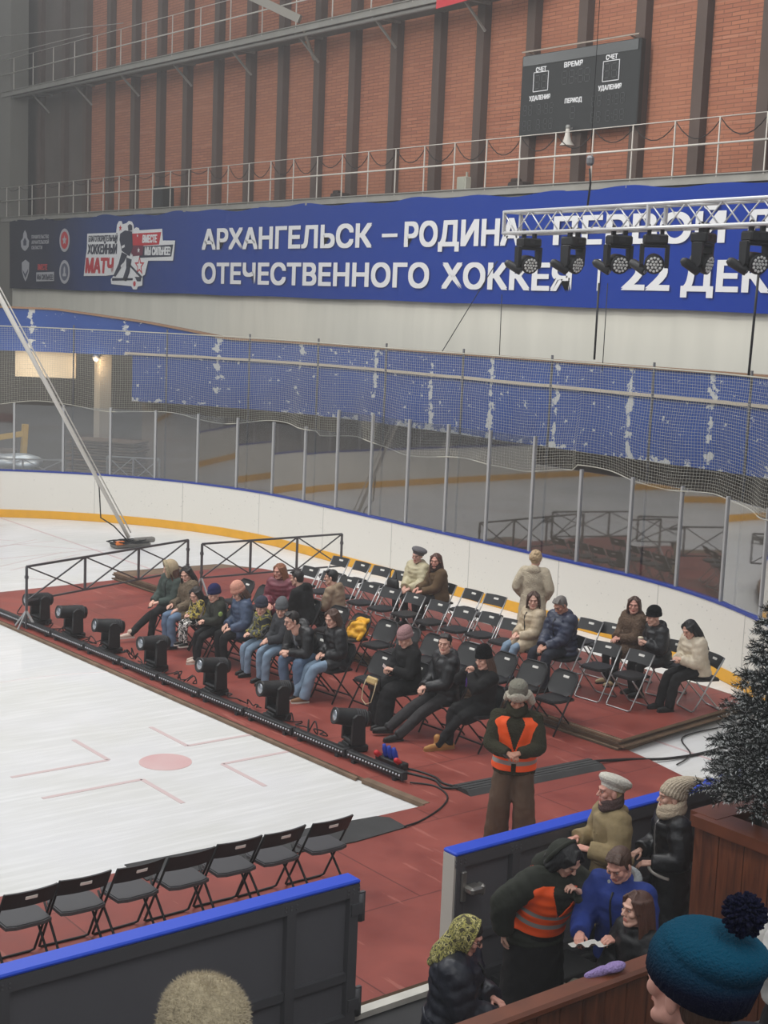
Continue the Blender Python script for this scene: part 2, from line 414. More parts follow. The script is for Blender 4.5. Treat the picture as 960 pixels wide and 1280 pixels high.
for zf, nm, r in ((lambda s: ZT+.01, 'top_cable', .014), (lambda s: nz_b(s), 'bottom_cord', .011)):
    m = MB(); m.tube([(*bpt(s, noff(s, zf(s)))[0].xy, zf(s)) for s in np.arange(-8.2, SL+13.4+2.5, .12)], r, 6); part(m, nm, NETM, net)
for s in [2.04+1.225*k*2-.2 for k in range(-5, 11)]:
    m = MB(); p_, nr = bpt(s, .17); zt = 4.86; m.tube([(p_.x, p_.y, 1.2), (p_.x, p_.y, zt)], .022, 8); part(m, 'net_pole', mat('pole_dark', (.33, .33, .34), .5, .4), net, label='thin grey pole')

# --- blue stand parapet behind the glass
PB, nt, b = nodes('parapet_blue', (.17, .27, .55), .6)
uv = N(nt, 'ShaderNodeUVMap'); sx = N(nt, 'ShaderNodeSeparateXYZ'); nt.links.new(uv.outputs[0], sx.inputs[0])
no1 = N(nt, 'ShaderNodeTexNoise'); no1.inputs['Scale'].default_value = 5; no1.inputs['Detail'].default_value = 9; no1.inputs['Roughness'].default_value = .65
nt.links.new(uv.outputs[0], no1.inputs['Vector'])
no2 = N(nt, 'ShaderNodeTexNoise'); no2.inputs['Scale'].default_value = .8; nt.links.new(uv.outputs[0], no2.inputs['Vector'])
md = math_node(nt, 'PINGPONG', sx.outputs[0], 1.0)                       # 0 at the seams, one every 2 m
seam = math_node(nt, 'SUBTRACT', 1, math_node(nt, 'MULTIPLY', md, 7)); seam = math_node(nt, 'MAXIMUM', seam, 0)
low = math_node(nt, 'MAXIMUM', math_node(nt, 'SUBTRACT', 1, math_node(nt, 'MULTIPLY', math_node(nt, 'SUBTRACT', sx.outputs[1], 2.85), 4.5)), 0)
near = math_node(nt, 'MULTIPLY', math_node(nt, 'MAXIMUM', seam, low), math_node(nt, 'MULTIPLY_ADD', no2.outputs['Fac'], 1.6, -.42))
pe = math_node(nt, 'GREATER_THAN', math_node(nt, 'ADD', no1.outputs['Fac'], math_node(nt, 'MULTIPLY', near, .42)), .635)
nt.links.new(mix_col(nt, pe, mix_col(nt, no2.outputs['Fac'], lin((.08, .21, .47)), lin((.13, .29, .57))), lin((.70, .71, .71))), b.inputs['Base Color'])
def par_top(s):
    a = [(-14, 4.66), (SL+4.0, 4.62), (SL+5.9, 4.95), (SL+7.8, 5.19), (60, 5.2)]
    for (s0, z0), (s1, z1) in zip(a, a[1:]):
        if s <= s1: return z0+(z1-z0)*(s-s0)/(s1-s0)
SCUT = SL+RC*math.atan2(25.56-(RW-RC), 9.75-(EX-RC))
def par_bot(s): return 2.88
def uv_strip(name, s0, s1, off, z0, z1, mt, thick=.16, **kw):
    m = MB(); strip(m, s0, s1, off, off+thick, z0, z1, .15); o = m.build(name, mt, **kw)
    me = o.data; ul = me.uv_layers.new(name='uv'); n = max(2, int((s1-s0)/.15)+1)
    for lp in me.loops:
        i = lp.vertex_index; ul.data[lp.index].uv = (s0+(s1-s0)*(i//4)/(n-1), me.vertices[i].co.z)
    return o
uv_strip('wall_stand_front', -14, SCUT, 2.5, par_bot, par_top, PB, kind='structure', label='curved blue stand front with peeling paint')
uv_strip('wall_stand_side', SCUT, SL+13.4+14, 2.5, 4.08, par_top, PB, kind='structure', label='blue stand front over the dark service bay')
m = MB(); strip(m, -14, SL+13.4+14, 2.46, 2.70, par_top, lambda s: par_top(s)+.05); m.build('trim_1', mat('rim_brown', (.55, .43, .33), .7), kind='structure')
m = MB(); strip(m, -14, SL+6.3, 2.44, 2.50, 4.11, 4.17); m.build('trim_2', mat('rail_beige', (.70, .66, .60), .6), kind='structure')
DARK = mat('under_stand', (.42, .38, .34), .9, noise=(1.2, .3))
m = MB(); strip(m, -14, SCUT, 3.3, 3.5, 0, 2.9); m.build('wall_under_stand', DARK, kind='structure')
m = MB(); strip(m, -14, SCUT, 2.55, 3.5, 2.84, 2.9); m.build('ceiling_under_stand', DARK, kind='structure')
m = MB(); strip(m, SCUT-.4, SL+13.4+14, 7.0, 7.2, 0, 4.25); m.build('wall_service_bay', mat('bay_wall', (.38, .365, .345), .9, noise=(.9, .3)), kind='structure')
# service bay: pillar with a lamp, a light plastered panel
m = MB(); m.box((9.45, 26.65, 2.0), (.34, .34, 4.1))
m.build('pillar_bay', mat('pillar_pale', (.62, .59, .54), .85), kind='structure')
m = MB(); p1 = Vector((7.45, 27.75)); p2 = Vector((8.75, 26.85))
m.bar((*p1, 3.76), (*p2, 3.76), .1, .72); m.build('wall_bay_panel', mat('pale_panel', (.80, .74, .64), .8, noise=(1.2, .15)), kind='structure')
lampo = empty('wall_lamp', (9.12, 26.42, 3.98), 0, 'warm glowing lamp on the pale pillar behind the glass', 'lamp')
m = MB(); m.lathe([(.02, .12), (.09, .06), (.11, -.02), (.10, -.03)], n=14); m.build('lamp_shade', mat('lamp_metal', (.5, .5, .5), .4, .6), lampo)
lm = bpy.data.materials.new('lamp_glow'); lm.use_nodes = True; lm.node_tree.nodes['Principled BSDF'].inputs['Emission Color'].default_value = (1, .72, .38, 1); lm.node_tree.nodes['Principled BSDF'].inputs['Emission Strength'].default_value = 6
m = MB(); m.ell((0, 0, -.05), (.06, .06, .05)); m.build('bulb', lm, lampo)
d = bpy.data.lights.new('lamp_light', 'POINT'); d.energy = 32; d.color = (1, .72, .42); d.shadow_soft_size = .06
o = bpy.data.objects.new('lamp_light', d); COL.objects.link(o); o.location = (9.02, 26.25, 3.84)
d = bpy.data.lights.new('bay_light', 'POINT'); d.energy = 45; d.color = (1, .86, .68); d.shadow_soft_size = .2
o = bpy.data.objects.new('bay_light', d); COL.objects.link(o); o.location = (7.2, 26.7, 3.6)

# --- end wall: white base, brick field between pilasters
UW = 15.2
WW, nt, b = nodes('white_wall', (.74, .73, .69), .8)
tc = N(nt, 'ShaderNodeTexCoord'); mp = N(nt, 'ShaderNodeMapping'); mp.inputs['Scale'].default_value = (1, .9, .12); nt.links.new(tc.outputs['Object'], mp.inputs[0])
n1 = N(nt, 'ShaderNodeTexNoise'); n1.inputs['Scale'].default_value = 2.2; n1.inputs['Detail'].default_value = 5; nt.links.new(mp.outputs[0], n1.inputs['Vector'])
nt.links.new(mix_col(nt, n1.outputs['Fac'], lin((.76, .75, .70)), lin((.88, .865, .81))), b.inputs['Base Color'])
m = MB(); m.box((14.3, 20, 3.0), (.3, 56, 6.0)); m.build('wall_end_base', WW, kind='structure', label='white wall band under the banner')
BR, nt, b = nodes('brick_red', (.55, .33, .25), .85)
tc = N(nt, 'ShaderNodeTexCoord'); sx = N(nt, 'ShaderNodeSeparateXYZ'); nt.links.new(tc.outputs['Object'], sx.inputs[0])
cb = N(nt, 'ShaderNodeCombineXYZ'); nt.links.new(sx.outputs[1], cb.inputs[0]); nt.links.new(sx.outputs[2], cb.inputs[1])
bk = N(nt, 'ShaderNodeTexBrick'); bk.inputs['Scale'].default_value = 1; bk.inputs['Brick Width'].default_value = .42; bk.inputs['Row Height'].default_value = .085
bk.inputs['Mortar Size'].default_value = .010; bk.inputs['Bias'].default_value = -.1
bk.inputs['Color1'].default_value = (*lin((.67, .43, .32)), 1); bk.inputs['Color2'].default_value = (*lin((.60, .365, .275)), 1); bk.inputs['Mortar'].default_value = (*lin((.47, .31, .24)), 1)
nt.links.new(cb.outputs[0], bk.inputs['Vector'])
wn = N(nt, 'ShaderNodeTexNoise'); wn.inputs['Scale'].default_value = .33; wn.inputs['Detail'].default_value = 3; nt.links.new(tc.outputs['Object'], wn.inputs['Vector'])
rr = N(nt, 'ShaderNodeValToRGB'); rr.color_ramp.elements[0].position = .35; rr.color_ramp.elements[1].position = .65; nt.links.new(wn.outputs['Fac'], rr.inputs[0])
mp = N(nt, 'ShaderNodeMapping'); mp.inputs['Scale'].default_value = (1, .25, 9); nt.links.new(tc.outputs['Object'], mp.inputs[0])
n3 = N(nt, 'ShaderNodeTexNoise'); n3.inputs['Scale'].default_value = 1.1; n3.inputs['Detail'].default_value = 4; nt.links.new(mp.outputs[0], n3.inputs['Vector'])
cc = mix_col(nt, math_node(nt, 'MULTIPLY', rr.outputs[0], .5), bk.outputs['Color'], lin((.66, .44, .33)))
cc = mix_col(nt, math_node(nt, 'MULTIPLY', math_node(nt, 'GREATER_THAN', n3.outputs['Fac'], .64), .4), cc, lin((.72, .52, .42)))
nt.links.new(cc, b.inputs['Base Color'])
bp = N(nt, 'ShaderNodeBump'); bp.inputs['Strength'].default_value = .5; bp.inputs['Distance'].default_value = .02; nt.links.new(bk.outputs['Fac'], bp.inputs['Height']); bp.invert = True
nt.links.new(bp.outputs[0], b.inputs['Normal'])
m = MB(); m.box((UW+.15, 17, 11.9), (.3, 44, 12.4)); m.build('wall_end', BR, kind='structure', label='red brick end wall between dark pilasters')
DK = mat('shade_panel', (.36, .325, .30), .85, noise=(.7, .2))  # unlit, hazy end of the wall: its shade is put into the colour
m = MB(); m.box((UW+.12, 43.3, 11.9), (.3, 8.4, 12.4)); m.build('wall_end_shade', DK, kind='structure', label='unlit end of the wall, shade put into its colour')
PIL = mat('pilaster_brown', (.345, .285, .255), .8, noise=(1.5, .15)); PILS = mat('pilaster_edge', (.55, .45, .39), .8)
for y in [8.1, 9.85, 11.51, 13.16, 14.87, 16.52, 18.26, 19.87, 21.59, 23.37, 25.01, 26.8, 28.51, 30.32, 32.16, 33.85, 35.59, 37.37, 39.13, 40.86, 42.88]:
    m = MB(); m.box((UW-.11, y, 12.2), (.22, .27, 11.8)); m.box((UW-.04, y+.18, 12.2), (.09, .09, 11.8), mi=1)
    m.build('pillar_end_wall', [PIL, PILS], kind='structure')
m = MB(); m.box((-5, 47.2, 8.5), (46, .3, 17.4)); m.build('wall_far_side', mat('side_grey', (.47, .46, .43), .9, noise=(.4, .2)), kind='structure')
for x, z in ((14.6, 10.9), (14.0, 6.5)):
    pass
m = MB(); m.box((14.4, 44.9, 8.4), (.7, 3.2, 17)); m.build('pillar_corner', mat('corner_grey', (.46, .45, .42), .9), kind='structure')

# --- catwalks
def catwalk(label, zd, z_rail, y0, y1, post_ys, festoon):
    cw = empty('catwalk', (14.5, (y0+y1)/2, zd), 0, label, 'catwalk', 'catwalks on the brick end wall')
    GRY = mat('catwalk_grey', (.60, .59, .56), .6, .2, noise=(2, .15)); WHT = mat('rail_white', (.80, .78, .74), .5, .1)
    m = MB(); m.box((14.55, (y0+y1)/2, zd-.04), (1.0, y1-y0, .06)); part(m, 'deck', mat('deck_dark', (.40, .39, .37), .8), cw)
    m = MB(); m.box((14.02, (y0+y1)/2, zd-.03), (.06, y1-y0, .17)); m.box((14.0, (y0+y1)/2, zd+.05), (.12, y1-y0, .02)); part(m, 'edge_beam', GRY, cw)
    m = MB(); m.tube([(14.12, y0, zd-.17), (14.12, y1, zd-.17)], .05, 8); m.tube([(14.3, y0, zd-.14), (14.3, y1, zd-.14)], .035, 8); part(m, 'conduit', mat('conduit', (.52, .51, .49), .6), cw)
    for y in post_ys:
        m = MB(); m.bar((14.0, y, zd), (14.0, y, zd+z_rail), .024, .024); part(m, 'rail_post', WHT, cw)
    m = MB(); m.tube([(13.98, y0, zd+z_rail*.56), (13.98, y1, zd+z_rail*.56)], .021, 8); part(m, 'middle_rail', WHT, cw)
    m = MB(); m.tube([(14.0, y0, zd+z_rail), (14.0, y1, zd+z_rail)], .010, 6); part(m, 'top_rail', WHT, cw)
    for k, y in enumerate(np.arange(y0+2, y1-1, 3.4)):
        m = MB(); m.bar((14.1, y, zd-.08), (UW-.2, y, zd-.08), .08, .1); m.bar((14.15, y, zd-.1), (UW-.3, y, zd-.75), .05, .05); part(m, 'bracket', GRY, cw)
    if festoon:
        pts = []
        for k in range(len(post_ys)-1):
            a, b_ = post_ys[k], post_ys[k+1]
            if a < 28: sag = .28+.12*random.random()
            else: sag = .12
            for t in np.linspace(0, 1, 8)[:-1]: pts.append((14.03, a+(b_-a)*t, zd+z_rail-.03-sag*4*t*(1-t)))
        m = MB(); m.tube(pts, .012, 5); part(m, 'drooping_cable', mat('cable_dark', (.16, .13, .12), .7), cw, label='dark drooping cable')
    return cw
catwalk('lower railed catwalk directly above the blue banner', 8.36, 1.14, 3, 44, [6.7+1.115*k for k in range(34)], True)
catwalk('upper railed catwalk high on the brick wall', 12.93, 1.2, 16, 44, [18+1.66*k for k in range(16)], False)
bm_ = empty('roof_beam', (14.1, 26, 13.1), 0, 'pale steel beam running from the upper catwalk towards the roof', 'beam')
m = MB(); m.bar((14.1, 24.6, 13.17), (9.5, 31.5, 16.8), .16, .22); part(m, 'beam_web', mat('beam_pale', (.60, .58, .54), .6, .1), bm_)
m = MB(); m.bar((14.0, 24.26, 12.85), (14.95, 25.1, 12.3), .07, .07); m.bar((14.0, 24.3, 12.87), (14.95, 25.0, 12.87), .06, .06); part(m, 'brace', mat('beam_pale', (.6, .58, .54)), bm_)
m = MB()
for (a, b_) in [((13.5, 44, 14.9), (13.5, 33.5, 14.1)), ((13.6, 45, 14.2), (13.6, 36, 14.1))]: m.tube([a, b_], .012, 6)
m.build('guy_wire', mat('wire_pale', (.6, .58, .55), .6), label='thin pale wires near the dark corner of the brick wall', cat='wire')
# small things on the lower catwalk
sp_ = empty('stage_monitor', (14.45, 32.45, 8.40), 0, 'black box loudspeaker standing on the lower catwalk', 'loudspeaker')
m = MB(); m.poly([(-.33, 0), (.33, 0), (.3, .72), (-.3, .72)], .4, WALLROT); m.build('cabinet', mat('speaker_black', (.12, .12, .12), .7), sp_)
m = MB(); m.poly([(-.26, .06), (.26, .06), (.24, .66), (-.24, .66)], .02, WALLROT, (-.205, 0, 0)); m.build('grille', mat('grille_black', (.18, .18, .18), .9), sp_)
jb = empty('junction_box', (14.5, 18.05, 8.40), 0, 'small pale metal box on the lower catwalk', 'box')
m = MB(); m.box((0, 0, .2), (.2, .32, .34), bev=.02); m.build('casing', mat('box_pale', (.72, .72, .66), .6), jb); m = MB(); m.box((-.105, 0, .2), (.01, .26, .28)); m.box((0, -.1, .42), (.04, .04, .12)); m.build('lid', mat('box_lid', (.66, .66, .6), .6), jb)
for y, l in ((22.9, 'small dark case on the lower catwalk near its middle'), (16.0, 'flat dark coil of cable on the lower catwalk below the scoreboard')):
    m = MB(); m.box((14.4, y, 8.47), (.35, .5, .16), bev=.04); m.box((14.38, y+.1, 8.58), (.2, .22, .1), bev=.03); m.build('equipment_case', mat('case_brown', (.2, .15, .13), .7), label=l, cat='case')
fl_ = MB(); pts = [(0, 0), (1.3, .05), (1.35, .8), (0.05, .85)]
fl_.poly(pts, .02, WALLROT, (13.9, 18.65, 12.62)); fl_.build('red_flag', mat('flag_red', (.78, .22, .25), .8), label='corner of a red flag hanging at the top of the brick wall', cat='flag')

# --- banner
UB = 13.94
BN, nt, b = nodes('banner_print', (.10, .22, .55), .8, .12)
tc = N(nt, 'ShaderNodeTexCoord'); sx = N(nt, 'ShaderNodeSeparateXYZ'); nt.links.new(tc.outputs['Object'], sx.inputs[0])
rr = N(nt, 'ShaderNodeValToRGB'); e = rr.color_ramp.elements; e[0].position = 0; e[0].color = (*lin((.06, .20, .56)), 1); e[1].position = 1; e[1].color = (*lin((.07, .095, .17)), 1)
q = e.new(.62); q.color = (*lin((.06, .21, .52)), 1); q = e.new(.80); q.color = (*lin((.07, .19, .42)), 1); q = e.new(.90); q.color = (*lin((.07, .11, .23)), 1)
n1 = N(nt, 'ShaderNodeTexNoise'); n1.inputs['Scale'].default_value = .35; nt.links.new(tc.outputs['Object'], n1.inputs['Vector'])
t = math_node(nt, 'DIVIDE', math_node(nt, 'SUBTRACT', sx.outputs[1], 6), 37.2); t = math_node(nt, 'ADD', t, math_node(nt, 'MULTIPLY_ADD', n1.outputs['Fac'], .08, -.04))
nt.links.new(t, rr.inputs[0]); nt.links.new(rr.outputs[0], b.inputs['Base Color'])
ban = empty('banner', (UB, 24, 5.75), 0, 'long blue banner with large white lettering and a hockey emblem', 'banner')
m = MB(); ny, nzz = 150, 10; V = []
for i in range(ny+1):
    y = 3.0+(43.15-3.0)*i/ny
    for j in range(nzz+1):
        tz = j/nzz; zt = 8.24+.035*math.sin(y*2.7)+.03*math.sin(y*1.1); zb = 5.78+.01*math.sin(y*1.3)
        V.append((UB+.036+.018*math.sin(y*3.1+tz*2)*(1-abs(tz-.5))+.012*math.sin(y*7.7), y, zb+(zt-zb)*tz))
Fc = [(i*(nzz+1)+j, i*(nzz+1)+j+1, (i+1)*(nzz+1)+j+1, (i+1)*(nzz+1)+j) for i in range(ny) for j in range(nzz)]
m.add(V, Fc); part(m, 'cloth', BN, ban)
WHT = mat('print_white', (.86, .86, .86), .6); 
def wall_text(body, y, z, width, height, bold, mt, parent, u=UB, name='lettering', shear=0, thick=.004, **kw):
    m = place(text_mesh(body, width, height, bold, shear, thick), WALLROT, (u, y, z)); return part(m, name, mt, parent, **kw)
wall_text('АРХАНГЕЛЬСК', 29.17, 7.12, 8.33, .57, .036, WHT, ban); wall_text('РОДИНА', 19.54, 7.12, 4.17, .57, .036, WHT, ban)
m = MB(); m.box((UB-.006, 20.12, 7.39), (.006, .62, .085)); part(m, 'dash', WHT, ban)
wall_text('ПЕРВОЙ', 14.36, 7.12, 4.68, .57, .036, WHT, ban); wall_text('ЛИГИ', 9.26, 7.12, 2.6, .57, .036, WHT, ban)
wall_text('ОТЕЧЕСТВЕННОГО', 29.14, 6.13, 10.62, .57, .036, WHT, ban); wall_text('ХОККЕЯ', 18.05, 6.13, 4.33, .57, .036, WHT, ban)
m = MB(); m.box((UB-.004, 12.93, 6.46), (.006, .07, .66)); part(m, 'divider', WHT, ban)
wall_text('22', 12.28, 6.18, 1.30, .57, .036, WHT, ban); wall_text('ДЕКАБРЯ', 10.69, 6.18, 4.75, .57, .036, WHT, ban)
NAVY = mat('print_navy', (.11, .13, .22), .6); PRED = mat('print_red', (.72, .13, .18), .6); MAR = mat('print_maroon', (.40, .10, .22), .6); GOLD = mat('print_gold', (.78, .62, .45), .6)
LOGO = {
  'outline': [(36.7, 7.69), (34.62, 7.69), (34.57, 7.94), (34.43, 8.06), (34.25, 8.05), (34.18, 7.95), (33.92, 7.98), (33.77, 8.05), (33.55, 8.02), (33.44, 7.91), (33.4, 7.78), (33.26, 7.84), (33.08, 7.81), (33.04, 7.74), (31.58, 7.76), (31.53, 7.4), (30.76, 7.39), (30.87, 6.78), (32.44, 6.78), (32.64, 6.34), (32.78, 6.3), (32.8, 6.0), (33.09, 5.96), (33.16, 5.87), (33.41, 5.87), (33.52, 5.97), (34.91, 6.02), (34.95, 6.18), (34.69, 6.33), (35.3, 6.29), (36.93, 6.27), (36.82, 6.82), (36.71, 7.22)],
  'red': [(33.58, 7.64), (31.63, 7.66), (31.76, 7.28), (33.46, 7.23)], 'dark': [(32.95, 7.23), (30.87, 7.27), (30.97, 6.91), (33.01, 6.87)],
  'maroon': [(33.6, 7.27), (32.74, 7.26), (32.8, 6.95), (33.52, 6.92)], 'helmet': [(33.81, 7.9), (33.66, 7.95), (33.51, 7.9), (33.51, 7.74), (33.76, 7.73)],
  'body': [(34.32, 7.65), (33.99, 7.75), (33.51, 7.71), (33.45, 7.2), (33.66, 6.92), (34.19, 7.1), (34.35, 7.45)],
  'leg1': [(34.19, 7.06), (33.81, 6.96), (34.24, 6.54), (34.61, 6.26), (34.76, 6.29), (34.4, 6.68)], 'leg2': [(33.88, 6.89), (33.51, 6.82), (33.65, 6.4), (33.86, 6.12), (34.12, 6.17), (33.87, 6.54)],
  'ice': [(34.84, 6.22), (33.42, 6.23), (33.42, 6.16), (34.84, 6.13)], 'skate': [(33.28, 6.27), (32.85, 6.27), (32.88, 6.13), (33.13, 6.13)], 'stick': [(33.69, 6.71), (32.78, 6.27), (32.88, 6.23), (33.77, 6.67)]}
def wpoly(mb, pts, layer, c=None): mb.poly([(-y, z) for y, z in pts], .003, WALLROT, (UB-.003*layer, 0, 0))
def star(cy, cz, r, k=.42): return [(cy-r*(1 if i % 2 == 0 else k)*math.sin(PI*i/5), cz+r*(1 if i % 2 == 0 else k)*math.cos(PI*i/5)) for i in range(10)]
def disc(cy, cz, r, n=28): return [(cy-r*math.sin(2*PI*i/n), cz+r*math.cos(2*PI*i/n)) for i in range(n)]
for mt, nm, items in ((WHT, 'emblem_outline', [('outline', 1)]), (PRED, 'emblem_red', [('red', 2)]), (NAVY, 'emblem_dark', [('dark', 3)]), (MAR, 'emblem_maroon', [('maroon', 4)]),
                      (NAVY, 'emblem_player', [(k, 5) for k in ('helmet', 'body', 'leg1', 'leg2', 'ice', 'skate', 'stick')])):
    m = MB()
    for k, l in items: wpoly(m, LOGO[k], l)
    part(m, nm, mt, ban)
for nm, pts, l, mt in (('emblem_star', star(33.0, 6.62, .34), 2, PRED), ('emblem_star', star(34.32, 7.83, .11), 3, PRED), ('emblem_ball', disc(33.31, 6.05, .085), 3, PRED), ('emblem_star', star(33.0, 6.62, .20), 3, WHT), ('emblem_star', star(33.05, 7.11, .09), 6, WHT), ('emblem_star', star(33.14, 7.57, .055), 6, WHT), ('emblem_star', star(33.48, 6.94, .07), 7, WHT),
                       ('emblem_highlight', [(34.2, 7.25), (34.0, 7.3), (33.98, 7.22), (34.18, 7.17)], 7, WHT), ('emblem_highlight', [(34.25, 6.62), (34.05, 6.72), (34.0, 6.66), (34.2, 6.56)], 7, WHT)):
    m = MB(); wpoly(m, pts, l); part(m, nm, mt, ban)
wall_text('БЛАГОТВОРИТЕЛЬНЫЙ', 36.6, 7.42, 2.1, .19, .012, NAVY, ban, name='emblem_lettering', shear=.12, thick=.008); wall_text('ХОККЕЙНЫЙ', 36.66, 7.01, 2.14, .31, .022, NAVY, ban, name='emblem_lettering', shear=.12, thick=.008)
wall_text('МАТЧ', 36.83, 6.39, 2.1, .47, .045, PRED, ban, name='emblem_lettering', shear=.12, thick=.008); wall_text('ВМЕСТЕ', 32.83, 7.35, .96, .23, .018, WHT, ban, name='emblem_lettering', shear=.12, thick=.012)
wall_text('МЫ СИЛЬНЕЕ!', 32.67, 6.96, 1.66, .24, .018, WHT, ban, name='emblem_lettering', shear=.12, thick=.012)
GR = mat('print_grey', (.66, .66, .68), .6)
for i, t_ in enumerate(('ПРАВИТЕЛЬСТВО', 'АРХАНГЕЛЬСКОЙ', 'ОБЛАСТИ')): wall_text(t_, 41.15, 7.58-.19*i, 1.45*(1 if i < 2 else .62), .12, .006, GR, ban, name='small_lettering')
wall_text('ВМЕСТЕ', 40.62, 6.47, .82, .19, .014, PRED, ban, name='small_lettering', shear=.1)
m = MB(); wpoly(m, [(40.73, 6.37), (39.26, 6.40), (39.26, 6.08), (40.73, 6.05)], 1); part(m, 'small_plate', GR, ban); wall_text('МЫ СИЛЬНЕЕ!', 40.66, 6.12, 1.35, .18, .012, NAVY, ban, name='small_lettering', thick=.008)
m = MB(); wpoly(m, disc(38.44, 7.49, .40), 1); wpoly(m, disc(38.42, 6.4, .41), 1); part(m, 'round_emblem', GR, ban)
m = MB(); wpoly(m, disc(38.44, 7.49, .30), 2); part(m, 'round_emblem_centre', PRED, ban); m = MB(); wpoly(m, disc(38.42, 6.4, .30), 2); part(m, 'round_emblem_centre', mat('print_slate', (.30, .32, .40), .6), ban)
m = MB(); wpoly(m, star(38.44, 7.49, .17, .5), 3); wpoly(m, [(38.55, 6.25), (38.29, 6.25), (38.29, 6.33), (38.36, 6.36), (38.36, 6.52), (38.42, 6.6), (38.48, 6.52), (38.48, 6.36), (38.55, 6.33)], 3); part(m, 'round_emblem_mark', GR, ban)
m = MB(); wpoly(m, [(41.9, 7.62), (41.86, 7.78), (41.72, 7.9), (41.58, 7.78), (41.52, 7.62), (41.36, 7.5), (41.4, 7.3), (41.55, 7.2), (41.72, 7.14), (41.9, 7.2), (42.05, 7.3), (42.08, 7.5)], 1)
wpoly(m, [(41.98, 6.72), (41.66, 6.83), (41.34, 6.72), (41.36, 6.4), (41.5, 6.18), (41.66, 6.04), (41.82, 6.18), (41.96, 6.4)], 1); part(m, 'crest', GR, ban)
m = MB(); wpoly(m, [(41.9, 6.45), (41.66, 6.3), (41.42, 6.5), (41.45, 6.38), (41.66, 6.16), (41.86, 6.36)], 2); wpoly(m, [(41.86, 7.5), (41.72, 7.62), (41.58, 7.5), (41.6, 7.34), (41.84, 7.34)], 2); part(m, 'crest_mark', mat('print_dkblue', (.13, .16, .27), .6), ban)

# --- scoreboard
sb = empty('scoreboard', (14.85, 14.75, 10.5), 0, 'black electronic scoreboard with white Cyrillic captions, switched off', 'scoreboard')
m = MB(); m.box((14.87, 14.74, 10.53), (.16, 3.62, 1.80), bev=.02); part(m, 'case', mat('sb_black', (.135, .14, .14), .55), sb)
m = MB(); m.box((14.78, 14.74, 11.30), (.02, 3.5, .22)); part(m, 'top_band', mat('sb_band', (.27, .28, .28), .25, coat=0), sb)
m = MB(); m.bar((14.74, 16.5, 11.50), (14.74, 12.95, 11.50), .03, .03); m.bar((14.74, 16.3, 11.5), (14.95, 16.3, 11.45), .03, .03); m.bar((14.74, 13.2, 11.5), (14.95, 13.2, 11.45), .03, .03); part(m, 'light_bar', mat('sb_bar', (.6, .55, .5), .4, .4), sb)
USB = 14.785
for t_, y, z, wd, h in (('СЧЕТ', 16.07, 11.03, .34, .10), ('ВРЕМЯ', 15.17, 11.04, .57, .11), ('СЧЕТ', 13.91, 11.07, .34, .10), ('УДАЛЕНИЯ', 16.24, 10.41, .68, .10), ('УДАЛЕНИЯ', 14.09, 10.44, .68, .10), ('ПЕРИОД', 15.09, 10.26, .53, .10)):
    wall_text(t_, y, z, wd, h, .007, WHT, sb, u=USB, name='caption')
SEG = mat('segments_off', (.30, .305, .305), .5)
def digit(mb, y, z, wd, h, col=False):
    t = h*.055
    if col:
        for q in (.32, .68): mb.box((USB-.004, y, z+h*q), (.006, t*1.6, t*1.6))
        return
    for zz in (0, h/2, h): mb.box((USB-.004, y-wd/2, z+zz), (.006, wd*.72, t))
    for yy in (0, wd):
        for zz in (h*.25, h*.75): mb.box((USB-.004, y-yy, z+zz), (.006, t, h*.38))
def digits(spec):
    for a in spec:
        m = MB(); digit(m, *a); part(m, 'digit', SEG, sb)
digits([(16.08, 10.66, .15, .29), (15.86, 10.66, .15, .29)]); digits([(13.94, 10.69, .15, .29), (13.72, 10.69, .15, .29)])
digits([(15.21, 10.68, .15, .28), (14.99, 10.68, .15, .28), (14.78, 10.68, 0, .28, True), (14.72, 10.68, .15, .28), (14.52, 10.68, .15, .28)]); digits([(14.90, 9.91, .14, .26)])
for y0, zs in ((16.41, (10.09, 9.75)), (14.26, (10.12, 9.78))):
    for z in zs: digits([(y0, z, .11, .22), (y0-.17, z, .11, .22), (y0-.45, z, .11, .22), (y0-.62, z, 0, .22, True), (y0-.68, z, .11, .22), (y0-.85, z, .11, .22)])
for y, z in ((15.89, 10.81), (13.74, 10.83)):
    m = MB(); w_, h_ = .47, .42
    for dz in (-h_/2, h_/2): m.box((USB-.005, y, z+dz), (.008, w_, .016))
    for dy in (-w_/2, w_/2): m.box((USB-.005, y+dy, z), (.008, .016, h_))
    part(m, 'score_frame', WHT, sb)
hs = empty('horn_loudspeaker', (14.66, 14.82, 9.52), 0, 'small white horn loudspeaker below the scoreboard', 'loudspeaker')
m = MB(); m.lathe([(.045, .16), (.05, .12), (.06, .02), (.10, -.12), (.165, -.20), (.17, -.21), (.155, -.2)], n=20); m.build('horn', mat('horn_white', (.80, .78, .74), .5), hs)
m = MB(); m.bar((.0, 0, .15), (.2, 0, .2), .04, .04); m.lathe([(.05, .16), (.055, .2), (.04, .24)], n=14); m.build('bracket', mat('horn_grey', (.6, .6, .58), .5), hs)

